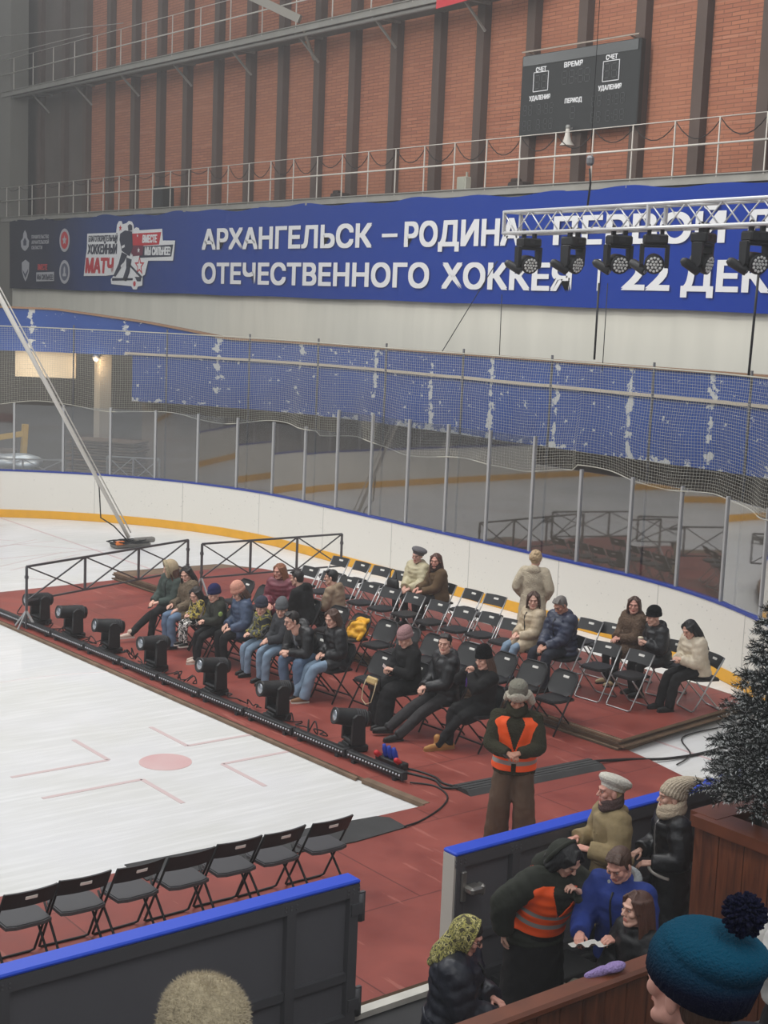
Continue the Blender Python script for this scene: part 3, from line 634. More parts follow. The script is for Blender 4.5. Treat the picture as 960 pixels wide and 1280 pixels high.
# ================================================================== sheeting, platform, near boards
RS, nt, b = nodes('red_sheet', (.59, .30, .26), .55, .35)
tc = N(nt, 'ShaderNodeTexCoord'); n1 = N(nt, 'ShaderNodeTexNoise'); n1.inputs['Scale'].default_value = 1.3; n1.inputs['Detail'].default_value = 9; n1.inputs['Roughness'].default_value = .62
nt.links.new(tc.outputs['Object'], n1.inputs['Vector'])
bk = N(nt, 'ShaderNodeTexBrick'); bk.inputs['Scale'].default_value = 1; bk.inputs['Brick Width'].default_value = 3.0; bk.inputs['Row Height'].default_value = 1.5; bk.inputs['Mortar Size'].default_value = .008
bk.inputs['Color1'].default_value = (1, 1, 1, 1); bk.inputs['Color2'].default_value = (.86, .86, .86, 1); bk.inputs['Mortar'].default_value = (.45, .4, .4, 1)
nt.links.new(tc.outputs['Object'], bk.inputs['Vector'])
rr = N(nt, 'ShaderNodeValToRGB'); e = rr.color_ramp.elements; e[0].position = .3; e[0].color = (*lin((.47, .20, .165)), 1); e[1].position = .72; e[1].color = (*lin((.60, .295, .25)), 1)
nt.links.new(n1.outputs['Fac'], rr.inputs[0])
vm = N(nt, 'ShaderNodeMix'); vm.data_type = 'RGBA'; vm.blend_type = 'MULTIPLY'; vm.inputs[0].default_value = 1
nt.links.new(rr.outputs[0], vm.inputs[6]); nt.links.new(bk.outputs['Color'], vm.inputs[7])
mp = N(nt, 'ShaderNodeMapping'); mp.inputs['Scale'].default_value = (3, .35, 1); mp.inputs['Rotation'].default_value = (0, 0, .6); nt.links.new(tc.outputs['Object'], mp.inputs[0])
n2 = N(nt, 'ShaderNodeTexNoise'); n2.inputs['Scale'].default_value = 2.6; n2.inputs['Detail'].default_value = 8; nt.links.new(mp.outputs[0], n2.inputs['Vector'])
nt.links.new(mix_col(nt, math_node(nt, 'MULTIPLY', math_node(nt, 'GREATER_THAN', n2.outputs['Fac'], .655), .45), vm.outputs[2], lin((.68, .42, .37))), b.inputs['Base Color'])
nt.links.new(math_node(nt, 'MULTIPLY_ADD', n1.outputs['Fac'], .5, .25), b.inputs['Roughness'])
PLY = mat('plywood_edge', (.50, .41, .33), .85, noise=(4, .35)); PLYD = mat('plywood_dark', (.36, .30, .24), .9, noise=(3, .3))
def slab(mb, pts, z0, z1, mt=0, ms=1):
    n = len(pts); V = [(x, y, z0) for x, y in pts]+[(x, y, z1) for x, y in pts]
    mb.add(V, [tuple(range(n, 2*n))], mt, False); mb.add(V, [tuple(range(n))[::-1]]+[(i, (i+1) % n, n+(i+1) % n, n+i) for i in range(n)], ms, False)
low = [(1.22, 16.5), (1.30, 14.4), (1.48, 9.0), (1.66, 3.42), (-.78, 3.45), (-3.3, 3.6), (-20, 3.6), (-20, .13), (4.55, .13), (5.2, 3.3), (5.25, 3.7), (8.0, 4.2), (7.5, 16.5), (4.9, 16.7)][::-1]
m = MB(); slab(m, low, .004, .05); m.build('floor_red_sheeting', [RS, PLY], kind='structure', label='scuffed red sheeting laid over the ice')
m = MB(); slab(m, [(1.24, 14.4), (1.42, 9.0), (1.56, 4.6), (1.61, 4.62), (1.47, 9.0), (1.29, 14.4)][::-1], .005, .04); m.bar((1.62, 4.5, .03), (1.70, 3.45, .03), .10, .05)
m.build('trim_plywood_edge', PLY, kind='structure')
pf = empty('stage_platform', (6.5, 10, 0), 0, 'low red platform of stacked plywood sheets under the back rows', 'platform')
top = [(5.12, 3.66), (8.25, 3.98), (8.31, 4.74), (8.25, 8.8), (8.2, 12.2), (8.1, 13.5), (7.85, 14.4), (7.6, 15.75), (7.1, 16.6), (4.68, 16.75)]
for k in range(4):
    dx = (-.03, .02, -.01, .0)[k]; dy = (.02, -.03, .03, 0)[k]
    m = MB(); slab(m, [(x+dx, y+dy) for x, y in top], .055+.037*k, .055+.037*k+.027); part(m, 'plywood_layer', [PLY, (PLYD, PLY)[k % 2]], pf)
m = MB(); slab(m, [(x+.04*(x < 6)-.05*(x > 6), min(y, 16.15)+.0) for x, y in top], .194, .203); part(m, 'red_top', [RS, PLY], pf, label='red painted top')
m = MB(); slab(m, [(x+.10, y+.06) if x < 6 else (x-.1, y+.06) for x, y in top], .052, .19); part(m, 'core', PLYD, pf)
# black rubber mats and cable ramps
MAT_ = mat('rubber_mat', (.24, .24, .24), .85, noise=(3, .25))
m = MB(); slab(m, [(-2.0, 3.2), (.3, 2.93), (1.03, 2.98), (1.05, 3.3), (.95, 3.41), (.2, 3.5), (-2.0, 3.65)], .051, .062, 0, 0); m.build('rubber_mat', MAT_, label='flat black rubber mat at the corner of the ice', cat='mat')
for (a, b_), l in ((((2.30, 3.56), (3.22, 3.50)), 'dark cable ramp on the red floor, its end with the cables going in'), (((3.24, 3.50), (4.42, 3.43)), 'dark cable ramp behind the legs of the man in the fur hat')):
    m = MB(); a = Vector((*a, 0)); b_ = Vector((*b_, 0)); d = (b_-a).normalized(); nrm = Vector((-d.y, d.x, 0))
    for t0, t1 in ((0, 1),):
        prof = [(-.20, .051), (-.12, .10), (.12, .10), (.20, .051)]
        V = [a+nrm*x+Vector((0, 0, z)) for x, z in prof]+[b_+nrm*x+Vector((0, 0, z)) for x, z in prof]
        m.add(V, [(0, 1, 5, 4), (1, 2, 6, 5), (2, 3, 7, 6), (3, 2, 1, 0), (4, 5, 6, 7)], 0, False)
    for q in (-.07, 0, .07): m.bar(a+nrm*q+Vector((0, 0, .10)), b_+nrm*q+Vector((0, 0, .10)), .03, .012)
    m.build('cable_ramp', MAT_, label=l, cat='cable ramp', group='cable ramps on the red floor')

# --- near boards with the open gate
FRM = mat('board_frame', (.34, .34, .35), .55, .2); PNL = mat('board_back', (.50, .50, .515), .55, noise=(1.5, .08)); RB = mat('rail_bright_blue', (.10, .28, .78), .4)
def near_section(x0, x1, label, posts, mids, latch=None, hinges=None):
    nb = empty('rink_board_section', ((x0+x1)/2, 0, 0), 0, label, 'boards')
    m = MB(); m.box(((x0+x1)/2, .055, .60), (x1-x0, .03, 1.16)); part(m, 'white_face', BW, nb, label='white rink-side face')
    m = MB(); m.box(((x0+x1)/2, .0, 1.195), (x1-x0+.02, .17, .035), bev=.012); part(m, 'top_rail', RB, nb, label='bright blue top rail')
    m = MB(); m.box(((x0+x1)/2, -.02, .60), (x1-x0, .02, 1.1)); part(m, 'back_panel', PNL, nb)
    m = MB(); m.box(((x0+x1)/2, -.05, 1.13), (x1-x0, .07, .10)); m.box(((x0+x1)/2, -.05, .06), (x1-x0, .07, .11)); 
    for p_ in posts: m.box((p_, -.05, .6), (.085, .072, 1.16))
    for a, b_ in mids: m.box(((a+b_)/2, -.045, .43), (b_-a, .05, .07))
    part(m, 'frame', FRM, nb)
    m = MB()
    for p_ in posts:
        for k in range(3):
            for z in (1.145, 1.115): m.box((p_-.06+.05*k, -.088, z), (.016, .008, .012))
    part(m, 'rivets', mat('rivet', (.45, .45, .46), .5, .5), nb)
    if hinges:
        for z in hinges[1]:
            m = MB(); m.lathe([(.028, -.11), (.028, .11)], (hinges[0], -.07, z), n=12); m.box((hinges[0]-.05, -.09, z), (.10, .02, .09)); m.box((hinges[0]+.02, -.06, z), (.05, .03, .24)); part(m, 'hinge', FRM, nb)
    if latch:
        x, z = latch
        m = MB(); m.box((x-.05, -.10, z), (.05, .03, .26), bev=.008); m.box((x+.02, -.15, z-.02), (.14, .12, .07), bev=.02); m.box((x+.08, -.17, z-.02), (.05, .09, .10), bev=.02); part(m, 'latch', mat('latch_steel', (.55, .54, .52), .35, .7), nb)
        m = MB(); m.box((x0+.0, .0, .6), (.03, .14, 1.16)); part(m, 'edge_post', mat('edge_white', (.75, .74, .7), .6), nb)
    return nb
near_section(-20, -1.97, 'grey-backed board section with blue rail behind the row of empty black chairs', [-2.02, -2.60, -4.86, -7.1, -9.4], [(-2.6, -2.0), (-4.86, -2.6), (-7.1, -4.86), (-9.4, -7.1)], hinges=(-1.95, (.98, .2)))
near_section(-.98, 2.40, 'grey-backed board section with blue rail and steel latch beside the gate opening', [-.93, -.31, 1.0, 2.34], [(-.95, -.3), (-.3, 1.0), (1.0, 2.34)], latch=(-.86, .92))
wk = MB(); wk.box((-6, -2.3, -.03), (34, 4.75, .05)); wk.build('floor_walkway', mat('walkway_rubber', (.20, .20, .205), .75, noise=(2, .2)), kind='structure')
m = MB(); m.box((-1.475, .03, .03), (1.0, .10, .05)); m.build('trim_threshold', mat('threshold_white', (.80, .79, .75), .6, noise=(6, .15)), kind='structure')
m = MB(); m.box((-.15, -.35, .05), (.9, .4, .10), bev=.01); m.build('drain_cover', mat('plinth_dark', (.17, .17, .17), .8), label='low dark plinth at the foot of the board with the latch', cat='plinth')
m = MB(); m.tube([(-.2, -.62, .03), (-.05, -.6, .06), (.05, -.64, .03)], .04, 8); m.lathe([(.07, 0), (.06, .07), (.03, .09)], (-.2, -.6, .0), n=14); m.build('cable_connector', mat('conn_steel', (.6, .58, .52), .4, .6), label='steel cable connector lying on the walkway beneath the latch board', cat='connector')

# --- wooden parapets of the stand
WD, nt, b = nodes('varnished_wood', (.36, .19, .11), .4, .5)
tc = N(nt, 'ShaderNodeTexCoord'); mp = N(nt, 'ShaderNodeMapping'); mp.inputs['Scale'].default_value = (9, 9, .9); nt.links.new(tc.outputs['Object'], mp.inputs[0])
n1 = N(nt, 'ShaderNodeTexNoise'); n1.inputs['Scale'].default_value = 1.6; n1.inputs['Detail'].default_value = 6; n1.inputs['Distortion'].default_value = 1.5; nt.links.new(mp.outputs[0], n1.inputs['Vector'])
rr = N(nt, 'ShaderNodeValToRGB'); e = rr.color_ramp.elements; e[0].position = .3; e[0].color = (*lin((.30, .155, .09)), 1); e[1].position = .75; e[1].color = (*lin((.50, .28, .17)), 1)
nt.links.new(n1.outputs['Fac'], rr.inputs[0]); nt.links.new(rr.outputs[0], b.inputs['Base Color'])
WR = mat('varnished_rail', (.44, .24, .15), .35, noise=(5, .25), spec=.5)
pw = empty('wooden_parapet', (-3, -2.6, 0), 0, 'varnished brown wooden parapet with a sloping-looking rail in front of the walkway', 'parapet')
m = MB(); m.box((-3.4, -2.60, 1.42), (5.9, .16, .07), bev=.02); part(m, 'rail', WR, pw)
for k in range(29):
    m = MB(); m.box((-6.25+.2*k, -2.60, .69), (.192, .045, 1.38), bev=.006); part(m, 'board', WD, pw)
m = MB(); m.box((-3.4, -2.60, .70), (5.7, .02, 1.3)); part(m, 'backing', mat('wood_dark', (.10, .06, .04), .9), pw)
pb = empty('wooden_planter', (1.5, -2.4, 0), 0, 'brown board-clad wooden planter box holding the fir tree', 'planter')
X0, X1, Y0, Y1, ZB = .33, 3.6, -3.6, -1.44, 1.68
for a, b_ in (((X0, Y0), (X0, Y1)), ((X0, Y1), (X1, Y1)), ((X1, Y1), (X1, Y0)), ((X1, Y0), (X0, Y0))):
    a = Vector((*a, 0)); b_ = Vector((*b_, 0)); L = (b_-a).length; n = int(L/.235); d = (b_-a)/n
    for k in range(n):
        m = MB(); q0 = a+d*(k+.02); q1 = a+d*(k+.98); m.bar((q0.x, q0.y, ZB/2-.02), (q1.x, q1.y, ZB/2-.02), .05, ZB-.08); part(m, 'board', WD, pb)
    m = MB(); inn = Vector((0, 0, 1)).cross(b_-a).normalized()*-.09
    dz_ = .003 if abs(a.x-b_.x) > .1 else 0; m.bar((a.x+inn.x*.6, a.y+inn.y*.6, ZB+dz_), (b_.x+inn.x*.6, b_.y+inn.y*.6, ZB+dz_), .26, .09); part(m, 'rim', WR, pb)
m = MB(); m.box(((X0+X1)/2, (Y0+Y1)/2, .8), (X1-X0-.1, Y1-Y0-.1, 1.55)); part(m, 'fill', mat('planter_fill', (.20, .15, .11), .95), pb)
m = MB(); m.box(((X0+X1)/2, (Y0+Y1)/2, ZB-.06), (X1-X0-.3, Y1-Y0-.3, .05)); m.box((.85, -1.85, ZB-.02), (.5, .12, .05)); part(m, 'inner_board', mat('planter_plank', (.33, .22, .15), .7, noise=(5, .3)), pb)
# stand tiers under the nearest spectators (below the frame)
TI = mat('tier_concrete', (.33, .32, .31), .9)
m = MB()
for k, zt in enumerate((.8, 1.2, 1.85, 2.35, 2.5, 2.9, 3.2)): m.box((-6.15, -2.75-.425-.85*k, zt/2), (12.7, .85, zt))
m.build('floor_stand_tiers', TI, kind='structure')

# ================================================================== chairs
CBLK = mat('chair_black', (.125, .125, .13), .5); CTUBE = mat('chair_tube_black', (.11, .11, .115), .4, .3); CSIL = mat('chair_tube_silver', (.62, .62, .62), .3, .8); CSEAT = mat('chair_seat_grey', (.25, .25, .26), .5)
LBL = mat('chair_label', (.88, .87, .84), .6)
def arc_pts(x0, x1, y, z, r, y2=None):
    pass
def make_chair(round_back, tube, seat_m, label, back_m=CBLK):
    t = empty('folding_chair', (0, 0, 0), 0, label, 'chair')
    W2 = .225
    def back_line(z):                                              # the long frame: front foot up to the back top
        return .23-.46*(z/.80) if z < .42 else -.0115-.2185*((z-.42)/.38)**.9
    zt = .80 if round_back else .775
    m = MB()
    if round_back:
        pts = [(-W2, back_line(z), z) for z in (0.01, .2, .42, .60, .70)]+[(-W2+.02, back_line(.76), .755), (-W2+.07, back_line(.8), .795), (0, back_line(.8), .80), (W2-.07, back_line(.8), .795), (W2-.02, back_line(.76), .755)]+[(W2, back_line(z), z) for z in (.70, .60, .42, .2, 0.01)]
        m.tube(pts, .0125, 8)
        m.bar((-W2, back_line(.12), .12), (W2, back_line(.12), .12), .018, .018)
    else:
        pts = [(-W2, back_line(.76), .76), (-W2, back_line(.42), .42), (-W2, back_line(.03), .03), (-W2+.03, .235, .011), (W2-.03, .235, .011), (W2, back_line(.03), .03), (W2, back_line(.42), .42), (W2, back_line(.76), .76)]
        m.tube(pts, .0115, 8)
    m.build('leg_frame', tube, t)
    m = MB(); W3 = .195
    if round_back:
        for s in (-1, 1): m.tube([(s*W3, .19, .425), (s*W3, .10, .34), (s*W3, -.21, .01)], .0115, 8)
        m.bar((-W3, -.16, .07), (W3, -.16, .07), .018, .018); m.bar((-W3, .19, .425), (W3, .19, .425), .016, .016)
    else:
        m.tube([(-W3, .18, .43), (-W3, .08, .32), (-W3, -.20, .03), (-W3+.03, -.225, .011), (W3-.03, -.225, .011), (W3, -.20, .03), (W3, .08, .32), (W3, .18, .43)], .0115, 8)
    m.build('leg_frame', tube, t)
    m = MB(); n = 20; pr = []
    for i in range(n+1):
        a = PI*i/n; pr.append((-.205*math.cos(a)**1 if True else 0, .0+.06+.15*math.sin(a)**.6))
    pr = [(-.20, -.17), (-.205, .10), (-.17, .19), (-.10, .215), (.10, .215), (.17, .19), (.205, .10), (.20, -.17), (.12, -.20), (-.12, -.20)]
    m.poly(pr[::-1], .028, c=(0, 0, .448)); m.poly([(x*.93, y*.93) for x, y in pr[::-1]], .012, c=(0, 0, .463))
    m.build('seat', seat_m, t)
    m = MB(); z0 = .50 if round_back else .605; V = []; nx, nzz = 12, 6
    for side in (0, 1):
        for i in range(nx+1):
            x = -1+2*i/nx
            for j in range(nzz+1):
                q = j/nzz; z = z0+(zt-.012-z0)*q; xw = .213
                if round_back:
                    if z > .72: xw = .213-.06*((z-.72)/.075)**2
                    if z < .54: xw = .213-.05*((.54-z)/.04)**2
                else:
                    if z > .75: xw = .228-.02*((z-.75)/.03)**2
                    else: xw = .228
                V.append((x*xw, back_line(z)-.030*(1-x*x)+(.012 if side == 0 else -.012), z))
    def I(s, i, j): return s*(nx+1)*(nzz+1)+i*(nzz+1)+j
    Fc = [(I(0, i, j), I(0, i, j+1), I(0, i+1, j+1), I(0, i+1, j)) for i in range(nx) for j in range(nzz)]+[(I(1, i, j), I(1, i+1, j), I(1, i+1, j+1), I(1, i, j+1)) for i in range(nx) for j in range(nzz)]
    for i in range(nx): Fc += [(I(0, i, 0), I(0, i+1, 0), I(1, i+1, 0), I(1, i, 0)), (I(0, i, nzz), I(1, i, nzz), I(1, i+1, nzz), I(0, i+1, nzz))]
    for j in range(nzz): Fc += [(I(0, 0, j), I(1, 0, j), I(1, 0, j+1), I(0, 0, j+1)), (I(0, nx, j), I(0, nx, j+1), I(1, nx, j+1), I(1, nx, j))]
    m.add(V, Fc, 0, False); bo = m.build('backrest', back_m, t)
    m = MB(); zl = .715 if round_back else .705; yl = back_line(zl)-.030; m.box((0, yl, zl), (.105, .034, .034), Rx(.32), bev=.004); m.build('label_plate', LBL, bo, label='small white plate')
    return t
proto_r = make_chair(True, CTUBE, CBLK, 'x'); proto_s = make_chair(False, CSIL, CBLK, 'x'); proto_b = make_chair(False, CTUBE, CSEAT, 'x')
for p_ in (proto_r, proto_s, proto_b): p_.location = (0, 0, -50)
CH_USED = {}
def chair(proto, x, y, z, rz, label, group):
    t = copy_tree(proto)
    t.location = (x, y, z); t.rotation_euler = (0, 0, rz); t['label'] = label; t['group'] = group; return t
FACE = PI/2                                                        # facing -X, towards the ice
# near row, seen from behind
near_l = ['first from the gate', 'second from the gate', 'third from the gate', 'fourth from the gate', 'fifth from the gate', 'sixth from the gate', 'seventh from the gate', 'eighth from the gate, cut off']
for k, x in enumerate([-.73, -1.27, -1.74, -2.25, -2.75, -3.25, -3.75, -4.26]):
    c = chair(proto_b, x, 2.16+.01*(k % 3), .05, .04*math.sin(k*2.1), 'empty black chair along the grey board section, '+near_l[k], 'empty chairs along the near boards')
    if k == 3:
        for ch in c.children:
            for g in list(ch.children): bpy.data.objects.remove(g)
def row_chairs(proto, back, z, group, labels, tilt=.05):
    for k, ((x, y), l) in enumerate(zip(back, labels)):
        chair(proto, x-.225, y, z, FACE+tilt+.05*math.sin(k*3.7+x), l, group)
R6 = [(7.25, 12.62), (7.30, 12.04), (7.34, 11.49), (7.38, 10.96), (7.40, 10.4), (7.42, 9.8), (7.42, 9.12), (7.47, 8.6), (7.50, 7.1), (7.52, 6.5), (7.62, 6.1), (7.66, 5.55), (7.62, 4.85)]
L6 = ['empty silver-legged chair at the barrier end of the rearmost row', 'empty silver-legged chair second from the barrier in the rearmost row', 'empty silver-legged chair third from the barrier in the rearmost row', 'silver-legged chair with a black handbag on it in the rearmost row',
      'chair under the woman in the grey beret', 'chair under the laughing woman in the brown jacket', 'empty rearmost-row chair just behind the woman in the brown jacket', 'empty rearmost-row chair next to the standing woman in cream', 'empty chair behind the seated woman in the beige puffer', 'rearmost-row chair behind the man in the navy puffer', 'empty rearmost-row chair beside the woman in the brown fur coat', 'chair under the woman in the brown fur coat', 'chair under the person in black drinking from a cup']
row_chairs(proto_s, R6, .203, 'silver-legged chairs of the rearmost row', L6)
R5 = [(6.16, 12.05), (6.17, 11.46), (6.20, 10.95), (6.22, 10.38), (6.25, 9.84), (6.32, 9.3), (6.30, 8.66), (6.32, 8.05), (6.42, 7.58), (6.42, 7.05), (6.48, 6.5), (6.52, 5.9), (6.58, 5.26), (6.63, 4.69)]
o5 = ['at the barrier end', 'second from the barrier', 'third from the barrier', 'fourth from the barrier', 'fifth from the barrier', 'in front of the woman in the grey beret', 'in front of the woman in the brown jacket', 'two places beyond the woman in the brown jacket', 'three places before the woman in beige', 'next to the woman in the beige puffer', 'under the woman in the beige puffer', 'under the man in the navy puffer', 'empty beside the man in the navy puffer', 'empty at the bare platform corner']
row_chairs(proto_s, R5, .203, 'silver-legged chairs of the front platform row', ['silver-legged front platform row chair '+s for s in o5])
R4 = [(4.82, 12.06), (4.82, 11.43), (4.84, 10.85), (4.88, 10.18), (4.94, 9.5), (4.90, 8.88), (5.0, 8.34), (5.02, 7.82), (5.03, 7.25), (5.14, 6.57), (5.19, 5.90), (5.22, 5.34), (5.22, 4.76)]
o4 = ['empty, behind the woman in the pink hat', 'empty, beside the woman in burgundy', 'under the woman in burgundy', 'under the woman in black seen from behind', 'empty, beside the yellow jacket', 'holding the yellow jacket', 'empty, next to the yellow jacket', 'empty, behind the woman in the mauve beanie', 'empty, behind the man in the black hooded jacket', 'empty, behind the girl in the black beanie', 'empty, beside the girl in the black beanie', 'empty, behind the fur hat of the man in orange', 'empty, last one at the platform corner']
row_chairs(proto_r, R4, .05, 'black round-backed chairs of the second floor row', ['black second-row chair, '+s for s in o4])
R3 = [(3.40, 11.85), (3.42, 11.22), (3.42, 10.68), (3.45, 10.17), (3.48, 9.70), (3.50, 9.17), (3.52, 8.64), (3.54, 8.06), (3.56, 7.50), (3.68, 6.76), (3.76, 6.08), (3.82, 5.40), (3.86, 4.72)]
o3 = ['under the person in the cream-trimmed hood', 'under the woman in the beige fur coat', 'under the small child in camouflage', 'under the child in the blue hat', 'under the woman in the pink hat', 'under the child in the yellow and black jacket', 'under the boy in the grey beanie', 'under the man in glasses', 'under the long-haired woman in the black parka', 'empty, beside the woman in the mauve beanie', 'under the woman in the mauve beanie', 'under the man in the black hooded jacket', 'under the girl in the black beanie']
row_chairs(proto_r, R3, .05, 'black round-backed chairs of the front row', ['black front-row chair '+s for s in o3])
chair(proto_s, 7.22, 4.12, .203, FACE-.35, 'silver-legged chair turned sideways under the girl in the white puffer', 'silver-legged chairs of the rearmost row')
def kill(t):
    for c in list(t.children): kill(c)
    bpy.data.objects.remove(t)
for p_ in (proto_r, proto_s, proto_b): kill(p_)

# ================================================================== crowd barriers
BM = mat('barrier_steel', (.36, .36, .37), .45, .5); BF = mat('barrier_foot_steel', (.62, .62, .62), .4, .5)
def barrier(a, b_, za, zb, label, nb=3, h=1.1, low=.42, feet=(True, True), name='crowd_barrier', mt=BM):
    a = Vector((*a, za)); b_ = Vector((*b_, zb)); t = empty(name, (a+b_)/2, 0, label, 'barrier')
    up = Vector((0, 0, 1)); m = MB()
    m.bar(a+up*h, b_+up*h, .035, .035); part(m, 'top_bar', mt, t); m = MB(); m.bar(a+up*low, b_+up*low, .03, .03); part(m, 'bottom_bar', mt, t)
    for k in range(nb+1):
        q = a.lerp(b_, k/nb); m = MB(); z0 = low if 0 < k < nb or not feet[0 if k == 0 else 1] else .0
        m.bar(q+up*z0, q+up*h, .035, .035, up=(1, 0, 0)); part(m, 'upright', mt, t)
        if k < nb:
            q2 = a.lerp(b_, (k+1)/nb); m = MB(); m.bar(q+up*low, q2+up*h, .022, .022); m.bar(q+up*h, q2+up*low, .022, .022); part(m, 'cross_brace', mt, t)
    d = (b_-a).normalized(); nrm = Vector((-d.y, d.x, 0))
    for q, f in ((a, feet[0]), (b_, feet[1])):
        if f:
            m = MB()
            for s in (-1, 1): m.bar(q+up*.30, q+nrm*s*.26+up*.012, .03, .03)
            m.bar(q+up*.30, q-d*.18+up*.012, .025, .025)
            part(m, 'foot', BF, t)
        for zc_ in (h-.18, low+.1):
            m = MB(); m.box(q+up*zc_, (.05, .05, .05)); part(m, 'coupling', mt, t)
    return t
barrier((1.42, 13.57), (5.22, 14.81), .05, .05, 'long grey crowd barrier standing across the red floor beside the couple', 3, 1.05, .47, (True, False))
barrier((5.10, 14.10), (8.22, 13.98), .203, .203, 'grey crowd barrier on the platform before the rearmost chairs', 3, .94, .30, (True, False))

# ================================================================== floor moving heads and LED bars
MHB = mat('fixture_black', (.10, .10, .105), .45); MHG = mat('fixture_grey', (.17, .17, .18), .5)
LENS = bpy.data.materials.new('lens'); LENS.use_nodes = True; bb = LENS.node_tree.nodes['Principled BSDF']; bb.inputs['Base Color'].default_value = (.35, .37, .4, 1); bb.inputs['Roughness'].default_value = .06; bb.inputs['Metallic'].default_value = .8
def make_spot(tilt):
    t = empty('moving_head_spotlight', (0, 0, 0), 0, 'x', 'stage light')
    m = MB(); m.box((0, 0, .055), (.36, .26, .10), bev=.02); m.box((0, 0, .115), (.24, .24, .03), bev=.01); bo = m.build('base', MHB, t)
    m = MB(); m.box((-.182, .0, .06), (.006, .09, .05)); m.build('display', mat('display_pale', (.70, .74, .80), .3), bo)
    m = MB()
    for s in (-1, 1):
        m.box((-.15, s*.06-.0, .08), (.03, .04, .03))
    m.build('socket', MHG, bo)
    m = MB()
    for s in (-1, 1): m.poly([(-.10, .13), (.10, .13), (.085, .50), (.03, .54), (-.03, .54), (-.085, .50)], .055, Rx(PI/2), (0, s*.165, 0))
    m.box((0, 0, .155), (.2, .36, .06), bev=.02); m.build('yoke', MHB, t)
    R = Matrix.Rotation(-PI/2, 3, 'Y') @ Matrix.Identity(3)
    R = Matrix.Rotation(tilt, 3, 'Y') @ R                            # local z -> -x
    m = MB(); m.lathe([(.06, -.24), (.105, -.22), (.125, -.12), (.125, .08), (.118, .12), (.112, .26), (.116, .30), (.098, .30), (.092, .285)], (0, 0, .46), R, 22, ry=1.0); hd = m.build('head', MHB, t)
    m = MB(); m.lathe([(.09, .284), (.07, .30), (.03, .312), (.001, .315)], (0, 0, .46), R, 22); m.build('lens', LENS, hd, label='glossy round lens')
    m = MB()
    for k in range(5): m.lathe([(.128, -.16+.035*k), (.131, -.155+.035*k), (.131, -.148+.035*k), (.128, -.143+.035*k)], (0, 0, .46), R, 22)
    m.build('cooling_fins', MHG, hd)
    return t
def bar_x(y): return 1.94-(y-4.09)*.0492
mh = ['beside the foot of the long barrier', 'second from the long barrier', 'third from the long barrier', 'before the couple in hood and fur', 'before the child in pale boots', 'before the woman in tan shoes', 'beside the blue and red plugs']
for k, (y, tl, rz) in enumerate([(13.75, .10, .1), (12.60, .12, 0), (11.42, .14, -.1), (10.1, .10, .05), (8.52, .16, 0), (7.05, .12, -.1), (5.45, .18, -.25)]):
    t = make_spot(tl); t.scale = (.93, .93, .93); t.location = (bar_x(y)+.28, y, .05); t.rotation_euler = (0, 0, rz); t['label'] = 'black spotlight on the red floor, '+mh[k]; t['group'] = 'floor spotlights along the ice edge'
LEDW = mat('led_dot', (.74, .76, .78), .3)
ends = np.linspace(4.12, 14.9, 11)
def make_ledbar():
    t = empty('led_light_bar', (0, 0, 0), 0, 'x', 'light bar')
    m = MB(); m.box((0, 0, .08), (.09, 1.0, .10), bev=.015); m.build('housing', MHB, t)
    m = MB(); n = 18
    for k in range(n): m.ell((-.048, -.47+.94*k/(n-1), .085), (.012, .014, .014), n=8, k=5)
    m.build('led_row', LEDW, t, label='row of pale lenses')
    for s in (-1, 1):
        m = MB(); m.box((0, s*.38, .02), (.12, .05, .04)); m.build('bracket', MHG, t)
        m = MB(); m.box((0, s*.505, .08), (.10, .03, .11), bev=.01); m.build('end_cap', MHG, t)
    return t
lb = make_ledbar(); lbn = ['at the ice corner', 'second from the ice corner', 'third from the ice corner', 'fourth from the ice corner', 'fifth from the ice corner', 'fifth from the long barrier', 'fourth from the long barrier', 'third from the long barrier', 'second from the long barrier', 'beyond the long barrier']
for k in range(10):
    t = lb if k == 0 else copy_tree(lb); y = (ends[k]+ends[k+1])/2
    t.location = (bar_x(y), y, .05); t.rotation_euler = (0, 0, math.atan(.0492)); t['label'] = 'black LED light bar on the red floor edge, '+lbn[k]; t['group'] = 'light bars along the ice edge'
CAB = mat('cable_black', (.08, .08, .085), .5)
def cable(pts, r, label, name='power_cable', mt=CAB):
    P_ = [Vector(q) for q in pts]; out_ = []
    for i in range(len(P_)-1):
        p0 = P_[max(i-1, 0)]; p1 = P_[i]; p2 = P_[i+1]; p3 = P_[min(i+2, len(P_)-1)]
        for k in range(8):
            u = k/8; out_.append(.5*((2*p1)+(-p0+p2)*u+(2*p0-5*p1+4*p2-p3)*u*u+(-p0+3*p1-3*p2+p3)*u**3))
    out_.append(P_[-1]); m = MB(); m.tube(out_, r, 6); return m.build(name, mt, label=label, cat='cable')
cable([(1.96, 4.07, .07), (2.15, 3.85, .06), (2.05, 3.5, .06), (1.75, 3.25, .06), (1.3, 3.05, .06), (1.0, 2.98, .07)], .011, 'thin black cable curling from the light bar to the rubber mat')
cable([(2.05, 4.6, .08), (2.2, 4.3, .062), (2.28, 4.0, .062), (2.2, 3.75, .062), (2.32, 3.6, .08)], .016, 'black cable running from the power plugs to the cable ramp')
cable([(2.08, 4.75, .08), (2.3, 4.45, .062), (2.36, 4.1, .062), (2.3, 3.85, .062), (2.36, 3.52, .09)], .014, 'second black cable beside the one into the cable ramp')
cable([(4.42, 3.45, .09), (4.9, 3.35, .06), (5.5, 3.15, .03), (6.3, 3.1, .02), (7.4, 3.3, .02), (9.0, 3.6, .02)], .02, 'thick black cable crossing the bare ice behind the fir tree')
